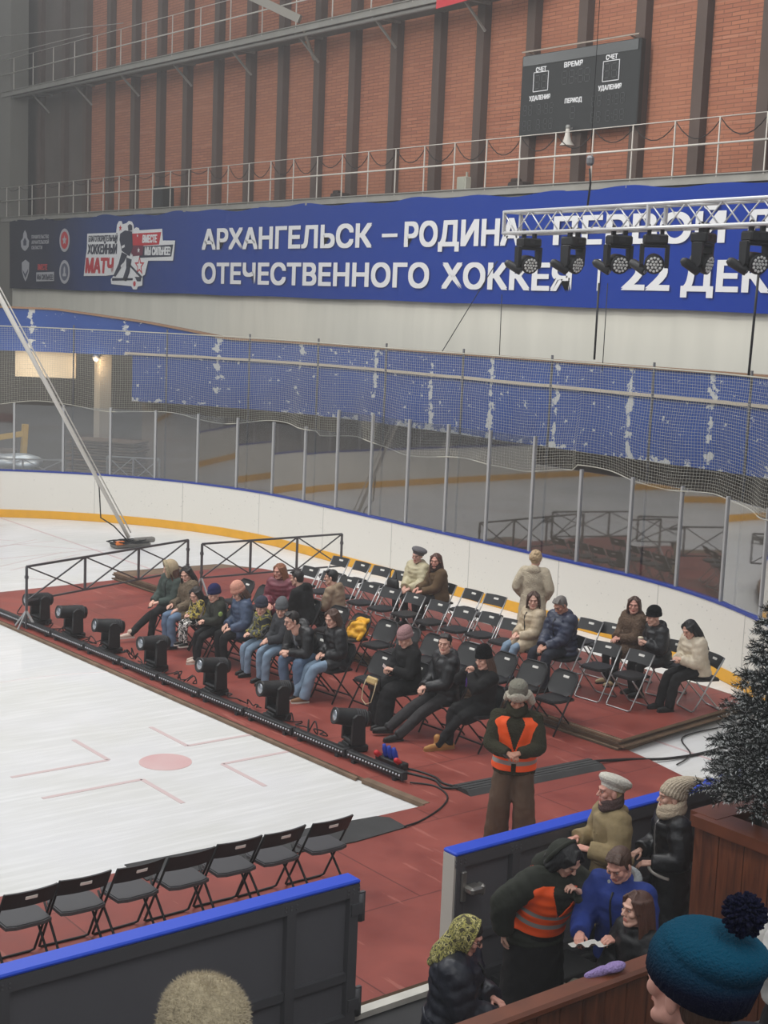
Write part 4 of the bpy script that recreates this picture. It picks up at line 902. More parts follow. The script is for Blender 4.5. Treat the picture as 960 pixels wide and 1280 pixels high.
cable([(5.4, 2.95, .02), (5.9, 3.15, .02), (6.4, 3.7, .02), (7.2, 3.75, .02)], .010, 'thin black cable curving over the bare ice by the platform corner')
rs = random.Random(5)
for k, (y, n) in enumerate([(14.1, 3), (13.1, 4), (12.0, 5), (10.75, 6), (9.3, 5), (7.8, 5), (6.3, 5)]):
    pts = []
    for i in range(n*4):
        pts.append((bar_x(y)+.22+.16*rs.random(), y+.5-1.0*i/(n*4)+.15*rs.random(), .06+.16*abs(math.sin(i*1.7))*rs.random()+.01))
    cable(pts, .009, 'black cable tangle beside the floor spotlight '+mh[k], 'cable_tangle')
pb_ = empty('power_distributor', (2.2, 4.72, .05), math.atan(.05), 'black power strip with blue and red plugs on the red floor', 'power strip')
m = MB(); m.box((0, 0, .045), (.12, .5, .09), bev=.012); m.build('strip', MHB, pb_)
for k in range(3):
    m = MB(); R = Ry(-.3); m.lathe([(.03, 0), (.034, .04), (.034, .12), (.024, .14), (.022, .17)], (0, .10-.09*k, .09), R, 12); m.build('plug', mat('plug_blue', (.10, .22, .62), .45), pb_, label='blue plug')
for k, y in enumerate((.2, -.17)):
    m = MB(); m.lathe([(.03, 0), (.035, .03), (.035, .10), (.02, .12)], (-.01, y, .07), Ry(-.9), 12); m.build('plug', mat('plug_red', (.75, .12, .14), .45), pb_, label='red plug')

# ================================================================== lighting truss
TS = mat('truss_alu', (.80, .80, .80), .35, .4); T0 = Vector((5.61, 6.75, 6.98)); TD = (Vector((5.15, 2.01, 6.98))-T0).normalized(); TN = Vector((TD.y, -TD.x, 0))
tr = empty('lighting_truss', T0+TD*2, 0, 'horizontal aluminium box truss carrying stage lights in front of the banner', 'truss')
LT = 7.2; hw = .145
ch = [(TN*hw, 0), (-TN*hw, 0), (TN*hw, -.29), (-TN*hw, -.29)]
for o_, z in ch:
    m = MB(); a = T0+o_+Vector((0, 0, z)); m.tube([a, a+TD*LT], .025, 10); part(m, 'chord', TS, tr)
nb_ = 24
for (o1, z1), (o2, z2) in (((TN*hw, 0), (TN*hw, -.29)), ((-TN*hw, 0), (-TN*hw, -.29)), ((TN*hw, 0), (-TN*hw, 0)), ((TN*hw, -.29), (-TN*hw, -.29))):
    m = MB()
    for k in range(nb_):
        a = T0+TD*(LT*k/nb_); b_ = T0+TD*(LT*(k+1)/nb_)
        p1 = a+o1+Vector((0, 0, z1)); p2 = b_+o2+Vector((0, 0, z2))
        if k % 2: p1, p2 = a+o2+Vector((0, 0, z2)), b_+o1+Vector((0, 0, z1))
        m.tube([p1, p2], .010, 6)
    part(m, 'lattice', TS, tr)
for s in (.02, 2.95, 5.9):
    m = MB(); q = T0+TD*s
    for o_, z in ch: pass
    m.bar(q+TN*hw, q-TN*hw, .05, .03); m.bar(q+TN*hw, q+TN*hw+Vector((0, 0, -.29)), .03, .05); m.bar(q-TN*hw, q-TN*hw+Vector((0, 0, -.29)), .03, .05); m.bar(q+TN*hw+Vector((0, 0, -.29)), q-TN*hw+Vector((0, 0, -.29)), .05, .03); part(m, 'end_frame', TS, tr)
hq = T0+TD*1.62
ho = empty('chain_hoist', hq+Vector((0, 0, .5)), 0, 'small black chain hoist hanging above the lighting truss', 'hoist')
m = MB(); c_ = hq+Vector((0, 0, .62)); m.box(c_, (.10, .10, .13), bev=.03); part(m, 'motor', mat('hoist_grey', (.45, .45, .46), .4, .4), ho)
m = MB(); m.tube([c_+Vector((0, 0, .1)), c_+Vector((0, 0, 6))], .005, 6); part(m, 'chain', CAB, ho); m = MB(); m.tube([c_+Vector((0, 0, -.1)), c_+Vector((.03, 0, -.3)), hq+Vector((0, 0, .02))], .014, 8); part(m, 'hook', MHB, ho)
def make_wash():
    t = empty('moving_head_wash', (0, 0, 0), 0, 'x', 'stage light')
    m = MB(); m.box((0, 0, -.09), (.30, .22, .12), bev=.02); bo = m.build('base', MHB, t); m = MB(); m.box((.0, -.112, -.08), (.08, .006, .05)); m.build('display', MHG, bo)
    m = MB()
    for s in (-1, 1): m.bar((s*.08, 0, -.03), (s*.08, 0, .04), .05, .05, up=(1, 0, 0)); m.tube([(s*.08, .04*math.cos(a), .05+.04*math.sin(a)) for a in np.linspace(0, 5.5, 9)], .012, 6)
    m.build('clamp', MHB, t)
    m = MB()
    for s in (-1, 1): m.poly([(-.07, -.15), (.07, -.15), (.06, -.40), (.02, -.44), (-.02, -.44), (-.06, -.40)], .05, Rz(PI/2) @ Rx(PI/2), (s*.155, 0, 0))
    m.box((0, 0, -.165), (.33, .16, .05), bev=.02); m.build('yoke', MHB, t)
    R = Matrix.Rotation(PI/2+.25, 3, 'X')
    m = MB(); m.lathe([(.05, -.15), (.095, -.13), (.115, -.02), (.125, .07), (.12, .10), (.105, .10)], (0, 0, -.38), R, 22); hd = m.build('head', MHB, t)
    m = MB(); q = [(0, 0)]+[(.042*math.cos(2*PI*i/6), .042*math.sin(2*PI*i/6)) for i in range(6)]+[(.083*math.cos(2*PI*i/12), .083*math.sin(2*PI*i/12)) for i in range(12)]
    m.lathe([(.108, .092), (.108, .100), (.001, .101)], (0, 0, -.38), R, 24, mi=1)
    for x, y in q: m.ell(R @ Vector((x, y, .102))+Vector((0, 0, -.38)), (.019, .019, .012), R, n=10, k=5)
    m.build('lens_cluster', [mat('lens_pale', (.86, .86, .84), .25), MHG], hd, label='round cluster of pale lenses')
    R2 = Rz(.9) @ Matrix.Rotation(PI/2+.5, 3, 'X')
    m = MB(); m.lathe([(.03, -.16), (.055, -.12), (.06, .08), (.055, .1), (.04, .1)], (-.17, .05, -.44), R2, 16); m.build('motor_drum', MHB, hd); m = MB(); m.lathe([(.04, .098), (.02, .112), (.001, .115)], (-.17, .05, -.44), R2, 16); m.build('small_lens', LENS, hd)
    return t
base_ang = math.atan2(CY-3, CX-5)+PI/2                               # -Y of the lamp turned towards the seats' side
for k, (px, dr) in enumerate([(.42, .55), (1.38, .95), (2.28, .45), (2.95, .1), (3.78, 1.15), (4.62, .6), (5.6, .3)]):
    t = make_wash(); q = T0+TD*px; t.location = (q.x, q.y, q.z-.33); t.rotation_euler = (0, 0, base_ang+dr)
    t['label'] = 'black moving head light under the truss, '+['at the free end of the truss', 'second from the free truss end', 'third, above the first digit 2', 'fourth, with its lens cluster facing out', 'fifth, above the letters after 22', 'sixth, just inside the picture', 'last, beyond the picture'][k]; t['group'] = 'moving lights under the truss'
for k, (a, b_, l) in enumerate([((11, 10.12, 6.2), (11, 10.12, 4.8), 'thick black hanging chain in front of the white wall band'), ((11.05, 9.95, 6.2), (11.05, 9.95, 4.6), 'thin wire beside the thick hanging chain'), ((11, 14.45, 4.75), (11, 12.9, 6.6), 'slanting thin dark cord in front of the banner'), ((11, 12.72, 5.95), (11, 12.70, 4.75), 'thin upright wire before the white wall band'), ((10.4, 6.1, 6.6), (10.4, 6.15, 4.7), 'black hanging cable at the right end of the white band')]):
    m = MB(); m.tube([a, b_], .022 if k in (0, 4) else .009, 6); m.build('hanging_wire', CAB, label=l, cat='wire')
# white slanting pole over the ice
po = empty('camera_pole', (6.81, 20.16, 0), 0, 'long white slanting pole with a cable-wrapped foot on the ice', 'pole')
a = Vector((6.85, 20.2, .22)); b_ = Vector((3.91, 20.51, 5.48)); d = (b_-a)
m = MB(); m.tube([a, a+d*1.9], [.042, .062], 10); m.tube([a+Vector((.08, .05, .1)), a+d*1.9+Vector((.08, .05, .1))], .014, 6); part(m, 'tube', mat('pole_white', (.83, .82, .79), .5), po)
m = MB(); m.box((6.9, 20.2, .06), (.9, .3, .10), bev=.03); m.box((7.25, 20.2, .14), (.5, .16, .12), bev=.03); part(m, 'foot_plate', mat('foot_grey', (.45, .44, .42), .6), po)
m = MB(); m.box((6.55, 20.05, .14), (.22, .12, .08), bev=.02); part(m, 'clip', mat('clip_orange', (.85, .45, .15), .5), po)
m = MB(); P_ = []
for i in range(40): P_.append((6.6+.35*math.cos(i*.9)+.012*i, 20.15+.18*math.sin(i*.9), .14+.03*math.sin(i*.5)))
P_ += [(6.5, 20.25, .5), (6.2, 20.3, .7), (6.15, 20.3, 1.4), (6.0, 20.34, 1.75)]; m.tube(P_, .016, 6); part(m, 'cable', CAB, po)
m = MB(); m.box((1.05, 19.1, .03), (.28, .2, .06), bev=.02); m.build('dark_box', MHB, label='small dark box lying on the bare ice', cat='box')

# ================================================================== behind the far glass
st = empty('plywood_stack', (9.2, 26.4, 0), 0, 'tall stack of brown plywood sheets behind the far rink glass', 'stack of sheets')
rs = random.Random(3); ax = Vector((.62, -.78, 0))
for k in range(26):
    m = MB(); R = Rz(math.atan2(ax.y, ax.x)+.03*rs.uniform(-1, 1)); m.box((9.15+.05*rs.uniform(-1, 1), 25.75+.05*rs.uniform(-1, 1), .03+.072*k), (1.9, .9, .035), R); part(m, 'plywood_sheet', [PLY, PLYD][k % 2], st)
sv = empty('covered_machine', (7.0, 27.6, 0), 0, 'low machine under a silver cover behind the far glass', 'machine')
m = MB(); m.rc((6.0, 27.9, 1.22), (7.75, 27.0, 1.20), .26, .15, 16); m.rc((5.9, 27.6, 1.1), (7.6, 26.8, 1.1), .25, .12, 16); V, Fc = remesh(m, .04, 3)
V[:, 2] += .03*np.sin(V[:, 0]*9+V[:, 1]*5)
o = build_arrays('cover', V, Fc, mat('cover_silver', (.62, .65, .67), .3, .4), None, sv); o.matrix_parent_inverse = Matrix.Translation(sv.location).inverted()
m = MB(); m.box((6.8, 27.5, .45), (1.9, .9, .9), Rz(-.47)); part(m, 'body', DARK, sv)
ye = empty('yellow_machine', (7.3, 28.2, 0), 0, 'yellow machine with a tilted arm behind the silver covered one', 'machine')
YL = mat('machine_yellow', (.72, .58, .22), .6)
m = MB(); m.box((7.2, 28.25, .7), (.9, .8, 1.4), Rz(-.5)); part(m, 'body', DARK, ye); m = MB(); m.bar((6.6, 28.4, 1.62), (7.8, 27.9, 1.85), .12, .14); m.bar((7.75, 27.9, 1.3), (7.8, 27.9, 2.1), .14, .14, up=(1, 0, 0)); m.bar((6.7, 28.3, 1.3), (6.7, 28.3, 1.9), .2, .2, up=(1, 0, 0)); part(m, 'arm', YL, ye)
barrier((6.1, 26.75), (7.9, 25.75), 0, 0, 'grey barrier behind the far glass before the silver cover', 2, 1.35, .85, (True, True), mt=mat('barrier_pale', (.60, .60, .6), .5, .3))
barrier((8.78, 25.03), (9.78, 24.08), 0, 0, 'pale folded barrier leaning by the plywood stack behind the glass', 2, 1.5, .9, (True, True), mt=mat('barrier_pale', (.6, .6, .6)))
gn = empty('goal_net', (10.9, 4.4, 0), 0, 'white hockey goal net stored behind the glass near the fir tree', 'goal net')
m = MB(); gp = []
for s in (-1, 1): m.tube([(10.5, 4.6+s*.75, 0), (10.5, 4.6+s*.75, 1.95), (11.0, 4.6+s*.75, 1.98), (11.6, 4.6+s*.75, .05), (10.5, 4.6+s*.75, .05)], .03, 8)
m.tube([(10.5, 3.85, 1.95), (10.5, 5.35, 1.95)], .03, 8); m.tube([(11.0, 3.85, 1.98), (11.0, 5.35, 1.98)], .03, 8); m.tube([(11.6, 3.85, .05), (11.6, 5.35, .05)], .03, 8); part(m, 'goal_frame', mat('goal_white', (.85, .84, .8), .5), gn)
m = MB()
for k in range(26):
    t = k/25; m.tube([(10.98+.02*math.sin(k), 3.85+1.5*t, 1.98), (11.2, 3.85+1.5*t+.05*math.sin(k*1.3), 1.0), (11.6, 3.85+1.5*t, .05)], .006, 4)
    z = 1.98-1.93*t; x = 11.0+.6*t
    m.tube([(x, 3.85, z), (x-.06, 4.3, z-.03), (x-.08, 4.6, z-.04), (x-.06, 4.9, z-.03), (x, 5.35, z)], .006, 4)
    for s in (-.75, .75): m.tube([(10.5, 4.6+s, z), (x, 4.6+s, z)], .006, 4)
part(m, 'netting', NETM, gn)

# ================================================================== fir tree
ft = empty('artificial_fir_tree', (.62, -1.80, 1.66), 0, 'dark artificial fir tree with frosted needles standing in the wooden planter', 'tree')
m = MB(); m.tube([(0, 0, -.03), (.0, 0, .5), (.01, .01, 1.2), (.0, .0, 1.72)], [.028, .026, .018, .008], 8); m.build('trunk', mat('fir_trunk', (.14, .13, .11), .8), ft)
FG = [mat('fir_green', (.13, .16, .14), .7), mat('fir_frost', (.80, .81, .80), .8), mat('fir_dark', (.075, .095, .085), .8)]
rs = random.Random(11); m = MB(); stem_ = MB()
def needles(a, b_, L, dens, frost):
    a = Vector(a); b_ = Vector(b_); d = b_-a; n = int(d.length*dens); t = d.normalized(); u = t.orthogonal().normalized(); v = t.cross(u)
    for i in range(n):
        f = (i+.5)/n; q = a+d*f; an = rs.random()*2*PI; dr = (u*math.cos(an)+v*math.sin(an))*.85+t*.55; dr.normalize()
        l = L*(.7+.5*rs.random()); s = t.cross(dr).normalized()*.0027; e_ = q+dr*l; tip = q+dr*l*.45
        mi = 2 if rs.random() < .35 else 0
        m.add([q-s, q+s, tip+s, tip-s, e_], [(0, 1, 2, 3)], mi, False); m.add([tip-s*1.5, tip+s*1.5, e_], [(0, 1, 2)], 1 if rs.random() < frost+.15 else mi, False)
def bough(z, ang, L, droop):
    d = Vector((math.cos(ang), math.sin(ang), 0)); P_ = [Vector((0, 0, z))+d*L*f+Vector((0, 0, droop*f*f*L+.10*L*f)) for f in (0, .35, .7, 1)]
    stem_.tube(P_, [.008, .006, .004, .003], 5)
    for a, b_ in zip(P_[:-1], P_[1:]): needles(a, b_, .046, 340, .22)
    side = Vector((-d.y, d.x, 0)); n = max(2, int(L/.115))
    for i in range(n):
        f = .25+.70*i/n; k = min(int(f/.35), 2); q = P_[0].lerp(P_[3], f); q = Vector((0, 0, z))+d*L*f+Vector((0, 0, droop*f*f*L+.10*L*f))
        for s in (-1, 1):
            l = L*.36*(1.1-f)+.06; e_ = q+(d*.75+side*s*.75)*l+Vector((0, 0, (rs.random()-.6)*.06)); stem_.tube([q, e_], .003, 4); needles(q, e_, .044, 340, .25)
lv = 15
for i in range(lv):
    f = i/(lv-1); z = .32+1.42*f; L = .48*(1-f)**.9+.06; n = int(9-4*f)
    for k in range(n): bough(z+rs.uniform(-.03, .03), 2*PI*k/n+i*1.1+rs.uniform(-.2, .2), L*rs.uniform(.8, 1.1), -.25+.35*f)
stem_.tube([(0, 0, 1.6), (0, 0, 1.9)], .006, 5); needles((0, 0, 1.5), (0, 0, 1.92), .045, 500, .3)
m.build('foliage', FG, ft, kind='stuff'); stem_.build('boughs', mat('fir_trunk', (.14, .13, .11)), ft)

# ================================================================== people
def V3(*a): return Vector(a)
def ik(a, t, l1, l2, hint):
    a = Vector(a); t = Vector(t); d = t-a; L = d.length
    if L > (l1+l2)*.995: t = a+d*((l1+l2)*.995/L); d = t-a; L = d.length
    if L < abs(l1-l2)+.03: L = abs(l1-l2)+.03
    u = d.normalized(); h = Vector(hint); h = h-u*h.dot(u)
    if h.length < 1e-4: h = u.orthogonal()
    h.normalize(); x = (l1*l1-l2*l2+L*L)/(2*L); y = math.sqrt(max(l1*l1-x*x, 0))
    return a+u*x+h*y, t
def smooth_line(pts, rad, n=5):
    P_ = [Vector(q) for q in pts]; o = []; r = []
    for i in range(len(P_)-1):
        p0 = P_[max(i-1, 0)]; p1 = P_[i]; p2 = P_[i+1]; p3 = P_[min(i+2, len(P_)-1)]
        for k in range(n):
            u = k/n; o.append(p1.lerp(p2, u)*.55+.45*.5*((2*p1)+(-p0+p2)*u+(2*p0-5*p1+4*p2-p3)*u*u+(-p0+3*p1-3*p2+p3)*u**3)); r.append(rad[i]+(rad[i+1]-rad[i])*u)
    o.append(P_[-1]); r.append(rad[-1]); return o, r
# --- head template: x right, y towards the face, z up, origin at eye level
def head_template():
    m = MB()
    m.ell((0, -.012, .030), (.077, .096, .090)); m.ell((0, .018, -.045), (.059, .068, .070)); m.ell((0, .062, -.097), (.026, .024, .022))
    m.rc((0, .086, .012), (0, .108, -.024), .009, .0125); m.ell((-.012, .098, -.027), (.008, .010, .007)); m.ell((.012, .098, -.027), (.008, .010, .007))
    m.rc((-.042, .074, .030), (0, .088, .026), .011, .010); m.rc((.042, .074, .030), (0, .088, .026), .011, .010)
    for s in (-1, 1):
        m.ell((s*.043, .060, -.018), (.024, .024, .024)); m.ell((s*.078, -.008, -.008), (.011, .021, .033), Rz(s*.35)); m.rc((s*.05, .01, -.06), (s*.02, .06, -.095), .022, .02)
    m.rc((-.017, .083, -.058), (.017, .083, -.058), .0065, .0065); m.rc((-.015, .082, -.069), (.015, .082, -.069), .008, .008)
    m.rc((0, -.018, -.05), (0, -.038, -.17), .052, .058, 14)
    V, Fc = remesh(m, .0048, 2); mi = []
    for f in Fc:
        c = V[list(f)].mean(0); mi.append(1 if (abs(c[0]) < .022 and -.077 < c[2] < -.052 and c[1] > .082) else 0)
    V = [tuple(q) for q in V]; Fc = list(Fc)
    e = MB()
    for s in (-1, 1):
        e.ell((s*.031, .0790, .006), (.0105, .0080, .0048), n=12, k=7, mi=2); e.ell((s*.031, .0865, .006), (.0055, .003, .0046), n=10, k=5, mi=3)
        e.rc((s*.016, .095-.002, .027), (s*.047, .082, .029), .0030, .0022, 6, mi=4)
    for f, k in zip(e.f, e.m): Fc.append(tuple(i+len(V) for i in f)); mi.append(k)
    V += e.v
    return np.array(V), Fc, mi
HEAD = head_template()
def hand_template(curl, spread=.0):
    """right hand: wrist at the origin, fingers along +y, thumb at -x side, palm facing -z"""
    m = MB()
    for x, y1, r in ((-.028, .078, .014), (-.010, .084, .014), (.010, .082, .0135), (.027, .075, .0125)): m.rc((x*.75, .006, 0), (x, y1, 0), .0145, r, 8)
    for x, y0, L, r in ((-.029, .080, .068, .0088), (-.010, .087, .076, .0090), (.010, .084, .070, .0086), (.028, .077, .055, .0078)):
        a = -.12; q = Vector((x, y0, 0)); sp = x*spread*6
        for k, f in enumerate((.45, .31, .24)):
            a -= curl*(.75, 1.0, .8)[k]; d = Vector((sp, math.cos(a), math.sin(a))).normalized(); q2 = q+d*L*f; m.rc(q, q2, r*(1-.08*k), r*(.93-.08*k), 8); q = q2
    q0 = Vector((-.022, .022, -.006)); q1 = q0+Vector((-.028, .028, -.014)); q2 = q1+Vector((-.006+.012*curl, .028, -.012-.010*curl)); q3 = q2+Vector((.004+.014*curl, .022, -.006-.008*curl))
    m.rc(q0, q1, .0145, .0105, 8); m.rc(q1, q2, .0103, .0095, 8); m.rc(q2, q3, .0093, .008, 8)
    m.rc((0, -.05, 0), (0, .01, 0), .0255, .024, 10)
    return remesh(m, .0042, 1)
HANDS = {'relaxed': hand_template(.35), 'grip': hand_template(.80), 'flat': hand_template(.12, .1)}
SKINS = {}
def skin_mats(tone, brow):
    k = (tone, brow)
    if k not in SKINS:
        c = {'fair': (.84, .66, .58), 'rosy': (.82, .60, .53), 'tan': (.74, .54, .45), 'old': (.78, .60, .53)}[tone]
        SKINS[k] = [mat('skin_'+tone, c, .55, noise=(30, .06)), mat('lips_'+tone, (c[0]*.86, c[1]*.66, c[2]*.66), .45), mat('eye_white', (.62, .56, .53), .4), mat('iris', (.26, .20, .17), .2), mat('brow_'+brow, tuple(.5*a+.5*b for a, b in zip(HAIRC[brow], c)), .8)]
    return SKINS[k]
HAIRC = {'dark': (.115, .09, .08), 'black': (.06, .055, .06), 'brown': (.29, .20, .15), 'light': (.70, .60, .46), 'red': (.52, .33, .22), 'grey': (.42, .40, .38), 'auburn': (.30, .18, .13)}
def hair_mat(c):
    k = 'hair_'+c
    if k in MATS: return MATS[k]
    m = mat(k, HAIRC[c], .5, spec=.5); nt = m.node_tree; b = nt.nodes['Principled BSDF']
    tc = N(nt, 'ShaderNodeTexCoord'); mp = N(nt, 'ShaderNodeMapping'); mp.inputs['Scale'].default_value = (90, 90, 6); nt.links.new(tc.outputs['Object'], mp.inputs[0])
    n = N(nt, 'ShaderNodeTexNoise'); n.inputs['Scale'].default_value = 1.5; nt.links.new(mp.outputs[0], n.inputs['Vector'])
    q = lin(HAIRC[c]); nt.links.new(mix_col(nt, n.outputs['Fac'], tuple(x*.55 for x in q), tuple(min(1, x*1.5) for x in q)), b.inputs['Base Color'])
    bp = N(nt, 'ShaderNodeBump'); bp.inputs['Strength'].default_value = .6; bp.inputs['Distance'].default_value = .01; nt.links.new(n.outputs['Fac'], bp.inputs['Height']); nt.links.new(bp.outputs[0], b.inputs['Normal'])
    return m
def cloth(name, col, rough=.8, kind='plain'):
    if kind == 'shiny': return mat('cloth_'+name, col, .42, noise=(14, .18), bump=(22, .35), spec=.45)
    if kind == 'fur': return mat('cloth_'+name, col, .95, noise=(34, .30), bump=(70, 1.0), spec=.1)
    if kind == 'fleece': return mat('cloth_'+name, col, .95, noise=(45, .14), bump=(60, .8), spec=.1)
    if kind == 'denim': return mat('cloth_'+name, col, .9, noise=(7, .28), bump=(50, .2), spec=.15)
    if kind == 'knit': return mat('cloth_'+name, col, .95, noise=(60, .22), bump=(80, .8), spec=.1)
    return mat('cloth_'+name, col, rough, noise=(10, .18), bump=(16, .4), spec=.25)
TPROF = [(-.30, .170, .125), (-.12, .172, .125), (0, .168, .120), (.25, .152, .106), (.5, .158, .110), (.75, .172, .118), (.90, .168, .108), (.98, .135, .092), (1.05, .085, .072), (1.12, .062, .062)]
def tprof(t):
    for (a, x0, y0), (b_, x1, y1) in zip(TPROF, TPROF[1:]):
        if t <= b_: f = max(0, (t-a)/(b_-a)); return x0+(x1-x0)*f, y0+(y1-y0)*f
    return TPROF[-1][1:]
def fur_noise(V, amp, sc, seed=0):
    r = np.random.RandomState(seed); N_ = len(V); return V+r.normal(0, amp, (N_, 3))

def folds(V, Fc, amp, ph):
    V = V.astype(float); Q = np.array([f if len(f) == 4 else (*f, f[-1]) for f in Fc]); a = V[Q[:, 2]]-V[Q[:, 0]]; b = V[Q[:, 3]]-V[Q[:, 1]]; n = np.cross(a, b); Nn = np.zeros_like(V)
    for i in range(4): np.add.at(Nn, Q[:, i], n)
    Nn /= np.linalg.norm(Nn, axis=1)[:, None]+1e-12; x, y, z = V.T
    d = .5*np.sin(34*z+4*np.sin(9*x+ph)+5*np.sin(7*y+ph*2)+ph)+.3*np.sin(23*x-27*y+5*np.sin(11*z+ph))+.3*np.sin(51*z+30*x+3*np.sin(17*y+ph))
    return V+Nn*(d*amp)[:, None]
class Person:
    def __init__(s, label, loc, facing, height=1.70, pose='sit', seat=.47, lean=0., side=0., twist=0., head=(0, 0, 0), feet=None, hands=None, hand_kind=('relaxed', 'relaxed'), palm=None,
                 skin='fair', hair=None, build=1.0, knees=None, elbow=None, group=None, hip_z=None, brow='dark', hunch=0., foot_dir=(0, 0)):
        s.k = k = height/1.75; s.loc = Vector(loc); s.rz = math.atan2(facing[1], facing[0])-PI/2; s.build_ = build
        hz = hip_z if hip_z is not None else ({'sit': seat+.095*k, 'stand': .93*k}[pose]); s.pose = pose
        s.hip = V3(0, 0, hz); s.lean = lean; s.side = side
        s.up = V3(math.sin(side), math.sin(lean)*math.cos(side), math.cos(lean)*math.cos(side)).normalized()
        s.tx = V3(math.cos(twist), math.sin(twist), 0); s.tx = (s.tx-s.up*s.tx.dot(s.up)).normalized(); s.ty = s.up.cross(s.tx)
        s.TL = .47*k
        s.nb = s.spine(1.06)
        up2 = (s.up*(1-hunch)+V3(0, math.sin(lean+.9), math.cos(lean+.9))*hunch).normalized()
        s.M = Matrix.Rotation(-twist*0, 3, 'Z') @ Rz(head[0]) @ Rx(-head[1]) @ Ry(head[2]); s.hs = 1.04 if k >= .88 else .99
        s.hc = s.nb+up2*.155*k+s.M @ V3(0, .035, .0)
        s.sh = [s.spine(.93)+s.tx*(sg*.168*k*build) for sg in (-1, 1)]              # left is -x
        hands = hands or [(-.10, .34, .12), (.10, .34, .12)]
        s.el = []; s.wr = []
        for i, sg in enumerate((-1, 1)):
            tgt = s.hip+Vector(hands[i])*k; h = elbow[i] if elbow else (sg*.55, -.35, -.8)
            e, w = ik(s.sh[i], tgt, .285*k, .25*k, h); s.el.append(e); s.wr.append(w)
        s.hj = [s.hip+V3(sg*.085*k, 0, -.01) for sg in (-1, 1)]
        if feet is None: feet = [(-.12, .40, .085), (.12, .40, .085)] if pose == 'sit' else [(-.11, 0, .085), (.11, .02, .085)]
        s.kn = []; s.an = []
        for i, sg in enumerate((-1, 1)):
            f = Vector((feet[i][0]*k, feet[i][1]*k, feet[i][2] if len(feet[i]) > 2 else .085))
            kh = knees[i] if knees else ((sg*.12, 1, .75) if pose == 'sit' else (sg*.1, 1, 0))
            e, w = ik(s.hj[i], f, .43*k, .425*k, kh); s.kn.append(e); s.an.append(w)
        s.foot_dir = foot_dir
        s.skin = skin_mats(skin, brow); s.hair_c = hair
        # --- one continuous body with head and hands
        b = MB(); rings = []
        for t in np.linspace(-.05, 1.1, 12):
            rx, ry = tprof(t); rings.append((s.spine(t), s.tx*rx*.86*k, s.ty*ry*.86*k))
        b.loft(rings, 16)
        for i in (0, 1):
            q, r = smooth_line([s.sh[i], s.el[i], s.wr[i]], [.05*k, .04*k, .027*k]); b.tube(q, r, 10); b.rc(s.spine(.95), s.sh[i], .06*k, .052*k)
            q, r = smooth_line([s.hj[i], s.kn[i], s.an[i]], [.078*k, .052*k, .038*k]); b.tube(q, r, 10)
            fd = s.foot_vec(i); b.rc(s.an[i]+V3(0, 0, -.03), s.an[i]+fd*.14*k+V3(0, 0, -.045), .032*k, .026*k)
        b.rc(s.spine(.95), s.hc-s.M @ V3(0, .04, .06), .055*k, .052*k)
        V, Fc = remesh(b, .021, 2); V = list(map(tuple, V)); Fc = list(Fc); mi = [0]*len(Fc)
        def app(TV, TF, TM, fn):
            o = len(V); V.extend(tuple(fn(Vector(q))) for q in TV); Fc.extend(tuple(i+o for i in f) for f in TF); mi.extend(TM)
        app(*HEAD, lambda q: s.hc+s.M @ (q*s.hs))
        s.hand_m = []
        for i, sg in enumerate((-1, 1)):
            TV, TF = HANDS[hand_kind[i]]; y = (s.wr[i]-s.el[i]).normalized()
            pn = Vector(palm[i]) if palm else V3(-sg*.25, -.1, -1); z = -(pn-y*pn.dot(y)).normalized(); x = y.cross(z)
            R = Matrix((x, y, z)).transposed(); fl = -1 if sg < 0 else 1; hk = k*1.0 if k > .85 else k*.95
            s.hand_m.append((s.wr[i], R))
            app(TV, TF, [0]*len(TF), lambda q: s.wr[i]+R @ V3(q.x*fl*hk, q.y*hk, q.z*hk))
        s.o = build_arrays('person', V, Fc, s.skin, mi); s.o.location = s.loc; s.o.rotation_euler = (0, 0, s.rz); tag(s.o, label, 'person', group)
    def spine(s, t): return s.hip+s.up*(s.TL*t)
    def foot_vec(s, i): 
        d = s.foot_dir[i]; return V3(math.sin(d), math.cos(d), 0)
    def child(s, mb, name, m, voxel=None, smooth=2, fur=0, label=None, kind=None, fold=0.):
        if voxel:
            V, Fc = remesh(mb, voxel, smooth)
            if fold: V = folds(V, Fc, fold, s.loc.x*3.1+s.loc.y*1.7)
            if fur: V = fur_noise(V, fur, 1)
            return build_arrays(name, V, Fc, m, None, s.o, label=label)
        return mb.build(name, m, s.o, label=label)
    def W(s, q): return s.loc+Rz(s.rz) @ Vector(q)
    # ---------------------------------------------------------------- clothes
    def jacket(s, m, pad=.028, hem=-.10, quilt=0., name='jacket', flare=.0, thigh=0., hood=False, collar=.03, sleeve=1.0, fur=0., voxel=.014, arm=1.0, spacing=.075, fold=.0055):
        k = s.k; b = MB(); rings = []; t = hem; B = s.build_; s.pad = pad; s.hem = hem
        n = int((1.08-hem)*s.TL/.02); 
        for i in range(n+1):
            t = hem+(1.07-hem)*i/n; tt = max(t, -.3); rx, ry = tprof(tt); q = 1+quilt*(abs(math.sin(PI*t*s.TL/spacing))-.5)
            fl = flare*max(0, .1-t); c = s.spine(t) if t > 0 else s.hip+V3(0, 0, 1)*(s.TL*t)+V3(0, .0, 0)
            X = s.tx; Y = s.ty
            if t < 0: f = min(1, -t*6); X = (s.tx*(1-f)+V3(1, 0, 0)*f).normalized(); Y = (s.ty*(1-f)+V3(0, 1, 0)*f).normalized()
            if t > .97: q = 1
            pd = pad*(1 if t < .97 else .45)
            rings.append((c, X*((rx*k*B+pd)*q+fl), Y*((ry*k*B+pd)*q+fl)))
        b.loft(rings, 22)
